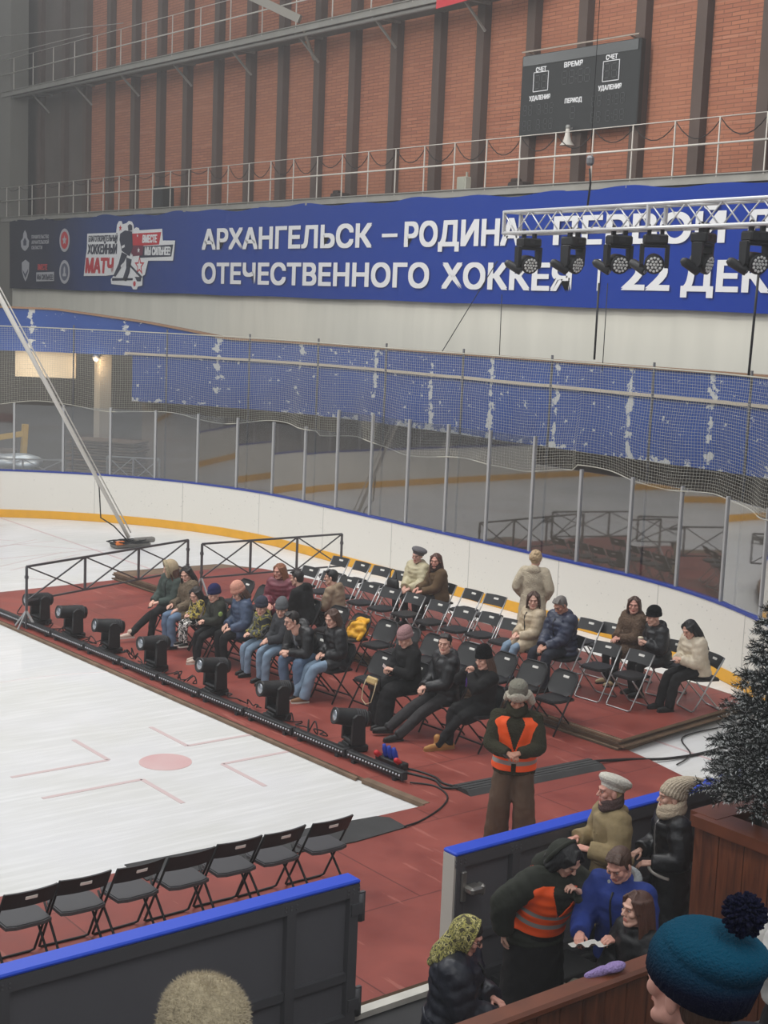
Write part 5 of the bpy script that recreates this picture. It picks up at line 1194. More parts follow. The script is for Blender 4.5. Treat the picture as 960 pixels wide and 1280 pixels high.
        for i in (0, 1):
            end = s.el[i].lerp(s.wr[i], sleeve*.98); q, r = smooth_line([s.spine(.88).lerp(s.sh[i], .8), s.sh[i].lerp(s.el[i], .25), s.el[i], end], [.062*k*arm+pad, .058*k*arm+pad, .047*k*arm+pad*.95, .034*k*arm+pad*.8], 7)
            L = 0; rr = []
            for j, (p_, ra) in enumerate(zip(q, r)):
                if j: L += (p_-q[j-1]).length
                rr.append(ra*(1+quilt*1.2*(abs(math.sin(PI*L/spacing))-.5)))
            b.tube(q, rr, 12); b.rc(s.spine(.9), s.sh[i], .075*k+pad*.7, .06*k+pad)
            if thigh > 0 and s.pose == 'sit':
                b.rc(s.hj[i]+V3(0, .0, 0), s.hj[i].lerp(s.kn[i], thigh), .105*k+pad*.6, .09*k+pad*.5)
        if collar: 
            c = s.spine(1.06); b.tube([c+(s.tx*math.cos(a)*.068+s.ty*math.sin(a)*.068)*k+s.up*(.005-.02*math.sin(a)) for a in np.linspace(0, 2*PI, 17)[:-1]], collar, 10, closed=True)
        if hood:
            c = s.spine(1.03)-s.ty*.095*k; b.ell(c, (.115*k, .06*k, .085*k)); b.rc(c+s.tx*.08*k, c+s.tx*.075*k+s.ty*.12*k, .04*k, .03*k); b.rc(c-s.tx*.08*k, c-s.tx*.075*k+s.ty*.12*k, .04*k, .03*k)
        return s.child(b, name, m, voxel, 2, fur, fold=0 if fur else fold)
    def skirt(s, m, length, r0=.19, r1=.26, name='coat_skirt', ry=.75):
        b = MB(); k = s.k; rings = []
        for i in range(12):
            f = i/11; z = s.hip.z+.06-(length+.06)*f; r = (r0+(r1-r0)*f)*k; rings.append((V3(0, .0, z), V3(r, 0, 0), V3(0, r*ry, 0)))
        b.loft(rings, 22); return s.child(b, name, m, .016, 2, fold=.006)
    def zip(s, m, t0=None, t1=1.0, w=.008):
        b = MB(); pts = []; t0 = s.hem if t0 is None else t0
        for t in np.linspace(max(t0, -.02), t1, 10):
            rx, ry = tprof(t); pts.append(s.spine(t)+s.ty*(ry*s.k*s.build_+s.pad*(1 if t < .9 else .7)+.002))
        b.tube(pts, w, 6); return s.child(b, 'zip', m)
    def trousers(s, m, r=(.088, .068, .056), name='trousers', fur=0.):
        b = MB(); k = s.k; b.ell(s.hip+V3(0, 0, -.01), (.172*k*s.build_, .128*k, .115*k))
        for i in (0, 1):
            q, rr = smooth_line([s.hj[i], s.kn[i], s.an[i]+V3(0, 0, -.03)+(s.an[i]-s.kn[i]).normalized()*0], [x*k for x in r], 8); b.tube(q, rr, 14); b.rc(s.hj[i], s.hj[i].lerp(s.kn[i], .3), .098*k, .09*k)
        return s.child(b, name, m, .014, 2, fold=.005)
    def shoes(s, m, boot=0., sole=None, size=1.0, fur=0):
        k = s.k*size
        for i in (0, 1):
            b = MB(); a = s.an[i]; f = s.foot_vec(i); z = a.z-.085; g = Vector((a.x, a.y, z))
            b.rc(g-f*.045*k+V3(0, 0, .046), g+f*.10*k+V3(0, 0, .043), .041*k, .041*k, 12); b.rc(g+f*.08*k+V3(0, 0, .04), g+f*.165*k+V3(0, 0, .034), .042*k, .033*k, 12); b.rc(g-f*.01*k+V3(0, 0, .05), g-f*.005*k+V3(0, 0, .10+boot), .043*k, .046*k+boot*.05, 12)
            o = s.child(b, 'shoe', m, .010, 2)
            b = MB(); R = Rz(-s.foot_dir[i]); b.poly([(-.034*k, -.075*k), (.034*k, -.075*k), (.040*k, .05*k), (.043*k, .12*k), (.025*k, .19*k), (-.025*k, .19*k), (-.043*k, .12*k), (-.040*k, .05*k)], .022, R, g+V3(0, 0, .011))
            so = b.build('sole', sole or mat('sole_dark', (.12, .11, .11), .8), o)
    # ---------------------------------------------------------------- hair and hats (head space)
    def HS(s, mb):
        k = s.hs
        mb.v = [tuple(s.hc+s.M @ (Vector(q)*k)) for q in mb.v]; return mb
    def hair(s, style, col, length=.25, seed=1, spread=.0):
        m = MB(); r = random.Random(seed)
        if style in ('nape', 'hatlong', 'under'): m.ell((0, -.030, .030), (.079, .090, .075)); m.ell((0, -.050, -.02), (.072, .060, .065))
        else: m.ell((0, -.024, .047), (.084, .099, .085)); m.ell((0, -.050, -.005), (.072, .062, .075))
        if style in ('short', 'crop'):
            for sg in (-1, 1): m.rc((sg*.074, .012, .03), (sg*.076, .006, -.01), .012, .008)
            for i in range(16): a = r.uniform(-1, 1); m.rc((a*.05, .02, .118), (a*.062, .070+.01*r.random(), .092+.012*r.random()), .016, .010)
        if style == 'curly':
            for i in range(150):
                a = r.uniform(0, 2*PI); z = r.uniform(-.45, 1); q = math.sqrt(max(0, 1-z*z))
                if z < .35 and math.sin(a) > .45: continue
                m.ell((.086*q*math.cos(a), -.024+.102*q*math.sin(a), .035+.098*z), (.019,)*3, n=8, k=5)
        if style in ('long', 'bob', 'hatlong'):
            for i in range(40):
                a = math.radians(r.uniform(58, 302)); sx_, cy_ = math.sin(a), math.cos(a); p0 = V3(.070*sx_, -.02+.075*cy_, .085 if style != 'hatlong' else .02); p1 = V3(.090*sx_, -.02+.100*cy_, -.01)
                w = .100+spread; p2 = V3(w*sx_+.01*r.uniform(-1, 1), -.035+w*1.05*cy_, -.12); p3 = V3((w+.012)*sx_+.015*r.uniform(-1, 1), -.04+(w+.01)*cy_, -.12-max(0, length-.12)*r.uniform(.85, 1.0))
                q, rr = smooth_line([p0, p1, p2, p3] if length > .14 else [p0, p1, p2], [.017, .017, .016, .007] if length > .14 else [.017, .017, .010], 4); m.tube(q, rr, 7)
            if style != 'hatlong':
                for sg in (-1, 1):
                    for j in range(5): m.rc((sg*.012, .02, .128), (sg*(.05+.008*j), .074-.012*j, .075-.008*j), .012, .012); m.rc((sg*(.052+.008*j), .072-.012*j, .075), (sg*.084, .045-.01*j, .0), .012, .012)
        if style == 'under': m.ell((0, .008, .062), (.079, .076, .060))
        if style == 'bun': m.ell((0, -.115, .075), (.045, .042, .042)); m.rc((0, -.08, .06), (0, -.11, .075), .03, .03)
        if style == 'pony':
            q, rr = smooth_line([(0, -.09, .06), (0, -.14, .03), (.0, -.13, -.10), (.02, -.11, -.10-length)], [.03, .032, .03, .010], 5); m.tube(q, rr, 10)
        if style == 'fringe':
            for i in range(18): a = -1+2*i/17; m.rc((a*.06, .03, .115), (a*.066, .080-.03*a*a, .052+.006*r.random()), .010, .005)
            for i in range(26):
                a = math.radians(r.uniform(75, 285)); m.rc((.085*math.sin(a), -.02+.095*math.cos(a), .06), (.092*math.sin(a), -.025+.1*math.cos(a), -.06-.03*r.random()), .016, .010)
        return s.child(s.HS(m), 'hair', hair_mat(col), .0075, 1)
    def beanie(s, m, cuff=.05, top=.19, rib=30, slouch=0., pom=None, name='knit_hat', rx=.090, tilt=.16, amp=.012, peak=0.):
        mb = MB(); n = 180; V = []; R = Matrix.Rotation(tilt, 3, 'X'); prof = [(.97, .018), (1.06, .022), (1.09, .022+cuff*.5), (1.06, .022+cuff), (1.0, .026+cuff)]
        for i in range(1, 11):
            f = i/10; prof.append((1.01*math.sqrt(max(1-f**2.0, .0))*(1+.04*math.sin(f*3))+.02*(f == 1)+peak*(1-f)*f*-.6, .026+cuff+(top-.026-cuff)*f*(1+peak*f)))
        for (r, z) in prof:
            for j in range(n):
                a = 2*PI*j/n; q = r*(1+amp*math.cos(rib*a)); f = max(0, (z-.06)/.12)
                V.append(R @ V3(rx*q*math.cos(a), (rx+.018)*q*math.sin(a)-.012-slouch*f*f, z-.004-slouch*.3*f*f))
        Fc = [(i*n+j, i*n+(j+1) % n, (i+1)*n+(j+1) % n, (i+1)*n+j) for i in range(len(prof)-1) for j in range(n)]+[tuple((len(prof)-1)*n+j for j in range(n))]
        mb.add(V, Fc); o = s.child(s.HS(mb), name, m)
        if pom is not None:
            pm, pr = pom; b2 = MB(); c = R @ V3(0, -.012-slouch, top+pr*.7); r = random.Random(2); b2.ell(c, (pr*.8,)*3)
            for i in range(420):
                d = V3(r.gauss(0, 1), r.gauss(0, 1), r.gauss(0, 1)).normalized(); b2.rc(c+d*pr*.4, c+d*pr*r.uniform(.85, 1.08), .006, .0035, 5)
            b2 = s.HS(b2); b2.build('pompom', pm, o)
        return o
    def beret(s, m, tilt=(.2, -.25)):
        b = MB(); R = Rx(tilt[0]) @ Ry(tilt[1]); b.lathe([(.085, .03), (.094, .035), (.096, .06), (.115, .075), (.132, .10), (.125, .13), (.09, .148), (.04, .156), (.001, .158)], (0, -.012, -.01), R, 36, ry=1.12); b.ell(R @ V3(0, -.05, .10), (.12, .10, .045), R)
        return s.child(s.HS(b), 'beret', m, .008, 3)
    def ushanka(s, m, fur):
        b = MB(); b.lathe([(.086, .03), (.094, .05), (.099, .11), (.092, .16), (.062, .192), (.001, .20)], (0, -.012, 0), Rx(.1), 30, ry=1.15); o = s.child(s.HS(b), 'fur_hat_crown', m, .008, 2)
        b = MB(); b.tube([(.092*math.cos(a), -.012+.108*math.sin(a), .045+.012*math.sin(a)) for a in np.linspace(0, 2*PI, 25)[:-1]], .024, 10, closed=True); b.ell((0, .090, .075), (.080, .030, .052)); b.rc((-.098, -.01, .05), (-.142, -.03, -.035), .044, .038); b.rc((-.10, -.04, .05), (-.135, -.05, -.01), .04, .035); b.rc((.096, -.01, .05), (.112, -.03, -.01), .034, .030)
        V, Fc = remesh(s.HS(b), .008, 1); V = fur_noise(V, .0022, 1, 4); q = build_arrays('fur_flaps', V, Fc, fur, None, s.o); return o
    def hood(s, m, op=58, rx=.108, ry=.128, rz=.135, fur=None, c=(0, -.012, .018), rim=.016, name='hood'):
        b = MB(); n, kk = 30, 12; V = []; C = Vector(c)
        for lay in (0, 1):
            for i in range(kk+1):
                th = math.radians(op+(172-op)*i/kk)
                for j in range(n):
                    a = 2*PI*j/n; sc = 1-.07*lay; V.append(C+V3(rx*sc*math.sin(th)*math.cos(a), ry*sc*math.cos(th), rz*sc*math.sin(th)*math.sin(a)*(1 if math.sin(a) > 0 else 1.12)))
        L = (kk+1)*n
        Fc = [(i*n+j, i*n+(j+1) % n, (i+1)*n+(j+1) % n, (i+1)*n+j) for i in range(kk) for j in range(n)]+[(L+i*n+j, L+(i+1)*n+j, L+(i+1)*n+(j+1) % n, L+i*n+(j+1) % n) for i in range(kk) for j in range(n)]+[(j, L+j, L+(j+1) % n, (j+1) % n) for j in range(n)]
        Fc += [tuple(kk*n+j for j in range(n)), tuple(L+kk*n+j for j in range(n))]
        b.add(V, Fc); th = math.radians(op); ring = [C+V3(rx*.97*math.sin(th)*math.cos(a), ry*math.cos(th), rz*.97*math.sin(th)*math.sin(a)*(1 if math.sin(a) > 0 else 1.12)) for a in np.linspace(0, 2*PI, 31)[:-1]]
        if not fur: b.tube(ring, rim, 8, closed=True)
        b.rc(C+V3(0, -.05, -.08), C+V3(0, -.06, -.20), .075, .10, 14)
        o = s.child(s.HS(b), name, m)
        if fur:
            b = MB(); b.tube(ring, .03, 10, closed=True); V, Fc = remesh(s.HS(b), .010, 1); V = fur_noise(V, .003, 1, 2); build_arrays('fur_trim', V, Fc, fur, None, s.o)
        return o
    def headscarf(s, m):
        s.hood(m, op=66, rx=.098, ry=.116, rz=.124, rim=.010, name='headscarf')
        b = MB(); b.tube([(.07*math.cos(a), -.02+.078*math.sin(a), -.135-.02*math.sin(a)) for a in np.linspace(0, 2*PI, 21)[:-1]], .032, 10, closed=True); b.rc((0, .055, -.14), (.02, .11, -.30), .035, .03); b.rc((.0, .05, -.15), (-.03, .10, -.26), .03, .022); b.rc((0, -.07, -.1), (0, -.13, -.26), .06, .035)
        return s.child(s.HS(b), 'scarf_knot', m, .009, 2)
    def scarf(s, m, r=.045, fur=0, dz=0, ext=.0):
        b = MB(); c = s.spine(1.09)+V3(0, .01, dz)
        for q in (0, 1): b.tube([c+s.tx*(.085*math.cos(a))*s.k+s.ty*(.085*math.sin(a)+.01)*s.k+s.up*(.02+.045*q-.028*math.sin(a)+.008*math.sin(3*a+q)) for a in np.linspace(0, 2*PI, 25)[:-1]], r*(1-.15*q), 10, closed=True)
        if ext: b.rc(c+s.ty*.10+s.tx*.03, s.spine(1.0-ext)+s.ty*.17+s.tx*.05, .04, .045)
        return s.child(b, 'scarf', m, .010, 2, fur)
    def glasses(s):
        b = MB()
        for sg in (-1, 1): b.tube([(sg*.032+.023*math.cos(a), .098-.004*abs(math.cos(a)), .004+.017*math.sin(a)) for a in np.linspace(0, 2*PI, 17)[:-1]], .0024, 6, closed=True); b.tube([(sg*.055, .094, .006), (sg*.080, .05, .01), (sg*.082, -.01, .005)], .002, 5)
        b.tube([(-.009, .1, .006), (.009, .1, .006)], .002, 5); return s.child(s.HS(b), 'glasses', mat('glasses_dark', (.08, .08, .09), .3))
    def vest(s, jk, m, t0=-.12, t1=1.03, v_bottom=.40, v_top=62, stripes=((.10, .19),), extra=.014):
        from mathutils.bvhtree import BVHTree
        tree = BVHTree.FromPolygons([v.co.copy() for v in jk.data.vertices], [tuple(p_.vertices) for p_ in jk.data.polygons])
        nA = 180; ts = np.linspace(t0, t1, 130); b = MB(); V = []; D = np.zeros((len(ts), nA)); dirs = []; cs = []
        for i, t in enumerate(ts):
            tt = max(t, -.3); rx, ry = tprof(tt); c = s.spine(t) if t > 0 else s.hip+V3(0, 0, 1)*(s.TL*t); cs.append(c); row = []
            for j in range(nA):
                a = 2*PI*j/nA; e = s.tx*math.cos(a)*(rx*s.k*s.build_+s.pad)+s.ty*math.sin(a)*(ry*s.k*s.build_+s.pad); ex = e.length; e.normalize(); row.append(e)
                h = tree.ray_cast(c, e, .5); d = h[3] if h[3] is not None else ex
                D[i, j] = min(d, ex*1.16)+extra
            dirs.append(row)
        for _ in range(8): D = (D*2+np.roll(D, 1, 1)+np.roll(D, -1, 1))/4
        for _ in range(12): D[1:-1] = np.maximum(D[1:-1], (D[:-2]+D[2:])/2)
        for _ in range(6): D[1:-1] = (D[:-2]+D[2:]+2*D[1:-1])/4+.0004
        for i in range(len(ts)):
            for j in range(nA): V.append(cs[i]+dirs[i][j]*D[i, j])
        Fc = []; mi = []
        for i in range(len(ts)-1):
            t = (ts[i]+ts[i+1])/2; op = 0 if t < v_bottom else v_top*min(1, (t-v_bottom)/(.98-v_bottom))
            for j in range(nA):
                a = math.degrees(2*PI*(j+.5)/nA); da = abs((a-90+180) % 360-180)
                if da < op: continue
                sd = min(abs((a+180) % 360-180), abs(a-180))
                if .52 < t < .92 and sd < 9: continue
                if t <= .04 and da < 7: continue
                Fc.append((i*nA+j, i*nA+(j+1) % nA, (i+1)*nA+(j+1) % nA, (i+1)*nA+j)); mi.append(1 if any(x0 <= t <= x1 for x0, x1 in stripes) else 0)
        b.add(V, Fc); b.m = mi; o = b.build('safety_vest', m, s.o); md = o.modifiers.new('thickness', 'SOLIDIFY'); md.thickness = .007; return o
def phone_at(P, i, label, size=(.074, .15, .009), off=(0, .085, -.028), tilt=0, name='phone', cat='phone', col=(.06, .06, .065), screen=True):
    w_, R = P.hand_m[i]; W3 = Rz(P.rz); m = MB(); m.box((0, 0, 0), size, bev=.006); R3 = W3 @ R @ Rx(tilt)
    loc = P.W(w_+R @ (Vector(off)*P.k)); o = place(m, R3, (0, 0, 0)).build(name, mat('phone_body', col, .3) if col[0] < .2 else mat('phone_case_pale', col, .4), loc=loc, label=label, cat=cat)
    if screen:
        m = MB(); m.box((0, 0, -size[2]/2-.0005), (size[0]*.9, size[1]*.93, .001)); place(m, R3, (0, 0, 0)).build('screen', mat('phone_screen', (.10, .12, .14), .15), o)
    return o

SHD = mat('shoe_black', (.10, .095, .095), .55); SHT = mat('shoe_tan', (.50, .36, .24), .6); SHP = mat('shoe_pale', (.78, .70, .64), .6); SHW = mat('shoe_wheat', (.66, .47, .25), .6)
SOLEW = mat('sole_white', (.82, .80, .76), .6); SOLEG = mat('sole_gum', (.60, .43, .25), .6)
JEAN = cloth('jeans_light', (.52, .60, .68), kind='denim'); JEAN2 = cloth('jeans_mid', (.42, .50, .60), kind='denim'); BLKT = cloth('trousers_black', (.105, .10, .105)); DGT = cloth('trousers_grey', (.21, .20, .205))
BLK = cloth('black_puffer', (.095, .095, .105), kind='shiny'); BLK2 = cloth('black_coat', (.10, .098, .10)); ZIPM = mat('zip_metal', (.62, .61, .6), .4, .5); ZIPD = mat('zip_dark', (.07, .07, .07), .5)
FW = (-1, 0)
# ------------------------------------------------ front row, far end first
P = Person('person in dark green jacket with a cream fur-trimmed hood up', (3.20, 11.85, .05), (-1, -.15), 1.70, lean=.12, side=-.12, head=(-.5, .25, 0), feet=[(-.02, .46, .085), (.20, .86, .085)], hands=[(-.02, .30, .08), (.10, .33, .08)], foot_dir=(0, .2))
P.jacket(cloth('green_jacket', (.27, .31, .29)), .034, -.16, .05, thigh=.35); P.trousers(BLKT); P.shoes(SHP, sole=SOLEW); P.hair('long', 'auburn', .22); P.hood(cloth('hood_cream', (.70, .63, .52), kind='fleece'), 60, .112, .13, .140, fur=cloth('fur_cream', (.76, .70, .58), kind='fur')); P.zip(ZIPD)
phone_at(P, 1, 'dark phone in the hands of the person with the cream hood')
P = Person('long-haired woman in beige fur coat leaning on the hooded person', (3.22, 11.22, .05), (-1, .15), 1.68, lean=.10, side=.20, head=(.75, .30, .15), hands=[(-.08, .30, .08), (.20, .30, .10)], hair='dark')
P.jacket(cloth('beige_fur', (.50, .44, .37), kind='fur'), .045, -.20, 0, name='fur_coat', thigh=.5, fur=.004); P.trousers(JEAN2, (.092, .075, .07)); P.shoes(SHD); P.hair('long', 'dark', .36, 3, .01)
P = Person('small dark-haired child in a yellow and black patterned jacket and print trousers', (3.02, 10.68, .05), (-1, .1), 1.12, seat=.50, lean=.12, head=(.5, .35, 0), feet=[(-.12, .42, .24), (.10, .44, .24)], hands=[(-.06, .30, .12), (.06, .30, .14)])
P.jacket(patch_mat('cloth_yellow_print', ['1d1d1f', '8f7f3a', 'c9b556', '55504a', 'b7a9a0'], 13), .030, -.14, .04); P.trousers(patch_mat('cloth_mono_print', ['191919', 'd6d2cc', '2a2a2a', 'c4c0ba'], 16)); P.shoes(SHD, sole=SOLEW, size=.95); P.hair('bob', 'dark', .12, 5)
P = Person('child in navy knit hat and dark jacket with green arm patch', (3.08, 10.17, .05), (-1, .12), 1.42, lean=.16, head=(.35, .25, 0), feet=[(-.05, .50, .085), (.12, .42, .085)], hands=[(-.05, .34, .14), (.04, .34, .13)])
P.jacket(cloth('olive_jacket', (.205, .21, .185)), .036, -.14, .06, hood=True); P.trousers(BLKT, (.092, .075, .066)); P.shoes(SHP, .05, sole=SOLEW); P.beanie(cloth('knit_navy', (.17, .18, .34), kind='knit'), .05, .185); P.zip(ZIPD)
b = MB(); q = P.sh[0].lerp(P.el[0], .45); b.ell(q+(V3(-.094, .02, 0)), (.010, .038, .038)); P.child(b, 'arm_patch', mat('patch_green', (.56, .66, .36), .7), label='pale green round patch')
P = Person('woman in a salmon pink beanie and slate blue jacket looking down', (3.28, 9.72, .05), (-1, .2), 1.68, lean=.20, head=(.25, .55, 0), hands=[(-.10, .30, .06), (.10, .30, .08)])
P.jacket(cloth('slate_blue', (.27, .33, .43), kind='shiny'), .042, -.18, .09, hood=True, thigh=.4); P.trousers(BLKT); P.shoes(SHD); P.beanie(cloth('knit_salmon', (.87, .63, .55), kind='knit'), .05, .195); P.hair('hatlong', 'brown', .16)
P = Person('child in a dark grey knit hat and black jacket with yellow camouflage sleeves', (3.26, 9.17, .05), (-1, .1), 1.35, lean=.12, head=(.7, .25, 0), feet=[(-.10, .42, .085), (.10, .38, .085)], hands=[(-.02, .34, .12), (.08, .34, .12)])
P.jacket(patch_mat('cloth_camo', ['202124', '8c8437', '3d3f40', '6a6a66', '1a1b1d'], 9), .036, -.13, .07, hood=True); P.trousers(JEAN, (.088, .072, .062)); P.shoes(SHD, .07); P.beanie(cloth('knit_slate', (.27, .28, .33), kind='knit'), .05, .185)
P = Person('boy in grey beanie and charcoal jacket beside the man in glasses', (3.30, 8.66, .05), (-1, .1), 1.52, lean=.16, head=(.85, .30, 0), feet=[(-.12, .45, .085), (.10, .42, .085)], hands=[(-.04, .38, .10), (.04, .36, .12)])
P.jacket(cloth('charcoal_jacket', (.22, .225, .24)), .036, -.14, .06, hood=True); P.trousers(JEAN, (.090, .078, .070)); P.shoes(SHD, .06); P.beanie(cloth('knit_grey', (.40, .41, .42), kind='knit'), .05, .20, slouch=.03)
P = Person('man in glasses and open black jacket leaning on his knees, hands clasped', (3.30, 7.98, .05), (-1, -.12), 1.78, lean=.62, head=(-.25, .20, 0), feet=[(-.18, .38, .085), (.14, .36, .085)], hands=[(-.04, .50, .10), (.03, .50, .09)], hand_kind=('grip', 'grip'), hair='dark')
P.jacket(BLK, .034, -.12, .07, hood=True); P.trousers(JEAN2, (.094, .078, .068)); P.shoes(SHD, sole=SOLEW); P.hair('short', 'dark'); P.glasses(); P.zip(mat('zip_white', (.84, .83, .8), .5), .45, .98, .010)
b = MB(); b.rc(P.spine(.98)+P.ty*.105, P.spine(.70)+P.ty*.150, .03, .035); P.child(b, 'grey_hoodie', cloth('hoodie_grey', (.47, .48, .50)))
P = Person('long brown-haired woman in black parka, light jeans and tan shoes', (3.40, 7.48, .05), (-1, .25), 1.70, lean=.16, head=(.45, .25, 0), feet=[(-.05, .55, .085), (.14, .62, .085)], hands=[(-.04, .22, .10), (.08, .26, .10)], hair='brown', brow='brown')
P.jacket(BLK, .040, -.22, .08, name='parka', hood=True, thigh=.45); P.trousers(JEAN, (.094, .080, .080)); P.shoes(SHT, sole=SOLEW); P.hair('long', 'brown', .27, 4)
# ------------------------------------------------ front row, near end
P = Person('woman in a mauve beanie and long black coat holding a slip of paper', (3.55, 6.06, .05), (-1, .1), 1.70, lean=.14, head=(.15, .45, 0), feet=[(-.12, .50, .085), (.10, .46, .085)], hands=[(-.06, .34, .22), (.06, .34, .20)], hand_kind=('grip', 'grip'))
P.jacket(BLK2, .038, -.22, .03, name='coat', hood=True, thigh=.75); P.trousers(BLKT, (.11, .12, .13), name='wide_trousers'); P.shoes(SHD); P.beanie(cloth('knit_mauve', (.66, .52, .52), kind='knit'), .05, .185, slouch=.03, amp=.006)
phone_at(P, 0, 'folded white paper slip held by the woman in mauve beanie', (.08, .11, .004), (.04, .10, -.02), .6, 'paper_slip', 'paper', (.84, .78, .76), False)
P = Person('crop-haired man in black hooded jacket and dark trousers, hands clasped', (3.62, 5.38, .05), (-1, .2), 1.80, lean=.08, head=(.75, 0, 0), feet=[(-.05, .72, .085), (.22, .78, .085)], hands=[(-.02, .32, .10), (.05, .33, .09)], hand_kind=('grip', 'grip'), hair='dark', knees=[(-.2, 1, .9), (.25, 1, .9)], foot_dir=(0, .3))
P.jacket(BLK, .042, -.14, .05, hood=True, build_=None) if False else P.jacket(BLK, .042, -.14, .05, hood=True); P.trousers(DGT, (.10, .078, .064)); P.shoes(SHD); P.hair('crop', 'dark'); P.zip(ZIPD)
P = Person('girl in black beanie and tan boots with hands at her chin', (3.68, 4.72, .05), (-1, .15), 1.68, lean=.10, side=-.10, head=(.25, .15, .1), feet=[(.12, .64, .085), (.10, .46, .085)], hands=[(-.04, .26, .46), (.05, .26, .48)], hand_kind=('grip', 'grip'), hair='brown', elbow=[(-.8, .1, -.8), (.8, .1, -.8)])
P.jacket(BLK2, .038, -.22, .04, name='coat', hood=True, thigh=.8); P.trousers(BLKT); P.shoes(SHW, .06, sole=SOLEG); P.hair('hatlong', 'brown', .36, 8); P.beanie(cloth('knit_black', (.085, .085, .09), kind='knit'), .05, .205)
w_, R_ = P.hand_m[0]; b = MB(); q = P.W(w_+R_ @ V3(0, .07, -.03)); b.tube([q, q+V3(-.02, 0, -.10), q+V3(-.03, .01, -.22)], [.012, .016, .012], 8); b.build('purple_strap', mat('strap_purple', (.38, .26, .62), .5), label='purple strap held by the girl in the black beanie', cat='strap')
# ------------------------------------------------ second row, left
P = Person('woman with reddish hair in a burgundy puffer jacket in the second row', (4.66, 10.82, .05), (-1, -.55), 1.68, lean=.06, head=(-.25, .12, 0), hands=[(-.16, .30, .16), (.08, .30, .10)], hair='red', skin='rosy', brow='brown')
P.jacket(cloth('burgundy', (.45, .19, .24), kind='shiny'), .042, -.16, .08, hood=True, thigh=.4); P.trousers(BLKT); P.shoes(SHD); P.hair('long', 'red', .18, 6)
P = Person('dark-haired woman in a black coat turned to the woman in burgundy', (4.70, 10.12, .05), (-.35, 1), 1.68, lean=.22, side=-.12, head=(.2, .15, 0), hands=[(-.06, .36, .12), (.08, .34, .12)], hair='dark')
P.jacket(BLK2, .036, -.2, .03, name='coat', thigh=.5, hood=True); P.trousers(BLKT); P.shoes(SHD); P.hair('short', 'dark'); 
P = Person('black-haired person in beige jacket behind the woman in black coat', (5.30, 10.10, .203), (-.5, 1), 1.68, hip_z=.36, lean=.18, head=(.3, .1, 0), feet=[(-.12, .22, .085), (.12, .28, .085)], hands=[(-.10, .36, .16), (.10, .36, .16)], hair='black')
P.jacket(cloth('beige_jacket', (.60, .52, .43)), .036, -.1, .05, hood=True); P.trousers(BLKT); P.shoes(SHD); P.hair('short', 'black')
# ------------------------------------------------ platform rows
P = Person('elderly woman in a grey beret and cream puffer jacket in the rearmost row', (7.22, 10.38, .203), (-1, -.05), 1.64, lean=.04, head=(.35, .10, 0), hands=[(-.14, .34, .08), (.02, .32, .08)], skin='old', hair='grey', brow='grey')
P.jacket(cloth('cream_puffer', (.74, .70, .57), kind='shiny'), .050, -.22, .10, hood=True, thigh=.45); P.trousers(BLKT); P.shoes(SHD); P.beret(cloth('beret_grey', (.42, .41, .42), kind='fleece')); 
P = Person('laughing woman with long brown hair in a tobacco brown jacket, rearmost row', (7.24, 9.80, .203), (-1, .25), 1.66, lean=.16, head=(.75, .05, 0), hands=[(-.02, .38, .10), (.16, .38, .12)], hair='brown', skin='rosy')
P.jacket(cloth('tobacco_jacket', (.37, .29, .20)), .038, -.16, .04, thigh=.3); P.scarf(cloth('scarf_brown', (.27, .20, .18), kind='knit'), .038); P.trousers(BLKT); P.shoes(SHD); P.hair('long', 'auburn', .30, 9)
P = Person('blond curly-haired woman in a cream fleece coat standing with her back turned', (7.40, 7.72, .203), (.85, .55), 1.68, 'stand', lean=.02, head=(-.1, .1, 0), hands=[(-.20, .12, .0), (.20, .12, .0)], hair='light')
FLC = cloth('cream_fleece', (.76, .71, .62), kind='fleece'); P.jacket(FLC, .034, -.2, .0, name='coat', hood=True, arm=1.05); P.skirt(FLC, .42, .205, .26); P.trousers(BLKT); P.shoes(SHD); P.hair('curly', 'light', seed=2)
P = Person('woman with brown bob in beige puffer and jeans turning her head', (6.33, 6.58, .203), (-1, .2), 1.66, lean=.05, head=(.95, .05, 0), feet=[(-.10, .46, .085), (.10, .50, .085)], hands=[(-.06, .30, .10), (.04, .30, .12)], hair='brown')
P.jacket(cloth('beige_puffer', (.74, .67, .56), kind='shiny'), .046, -.26, .07, hood=True, thigh=.65); P.trousers(JEAN); P.shoes(SHD); P.hair('bob', 'brown', .12, 7); P.zip(ZIPD)
P = Person('grey-haired man in a navy quilted puffer looking down at his phone', (6.35, 5.96, .203), (-1, .1), 1.80, lean=.12, head=(.1, .55, 0), feet=[(-.16, .44, .085), (.16, .44, .085)], hands=[(-.05, .36, .06), (.06, .36, .06)], hand_kind=('grip', 'relaxed'), hair='grey', skin='tan', build=1.06)
P.jacket(cloth('navy_puffer', (.15, .18, .27), kind='shiny'), .056, -.16, .12, hood=True); P.trousers(cloth('trousers_navy', (.13, .14, .18)), (.10, .078, .066)); P.shoes(SHD); P.hair('short', 'grey'); P.zip(ZIPD)
phone_at(P, 0, 'black phone in the hands of the man in the navy puffer')
P = Person('woman with short brown hair in a brown hooded fur coat, rearmost row', (7.46, 5.60, .203), (-1, .15), 1.66, lean=.06, head=(.75, .0, 0), hands=[(-.04, .32, .14), (.06, .32, .14)], hair='brown', skin='rosy', feet=[(-.1, .44, .085), (.12, .42, .085)])
P.jacket(cloth('brown_fur', (.44, .36, .30), kind='fur'), .046, -.24, 0, name='fur_coat', hood=True, thigh=.7, fur=.004); P.trousers(BLKT); P.shoes(mat('shoe_beige', (.70, .62, .48), .6), .04); P.hair('bob', 'brown', .11, 12)
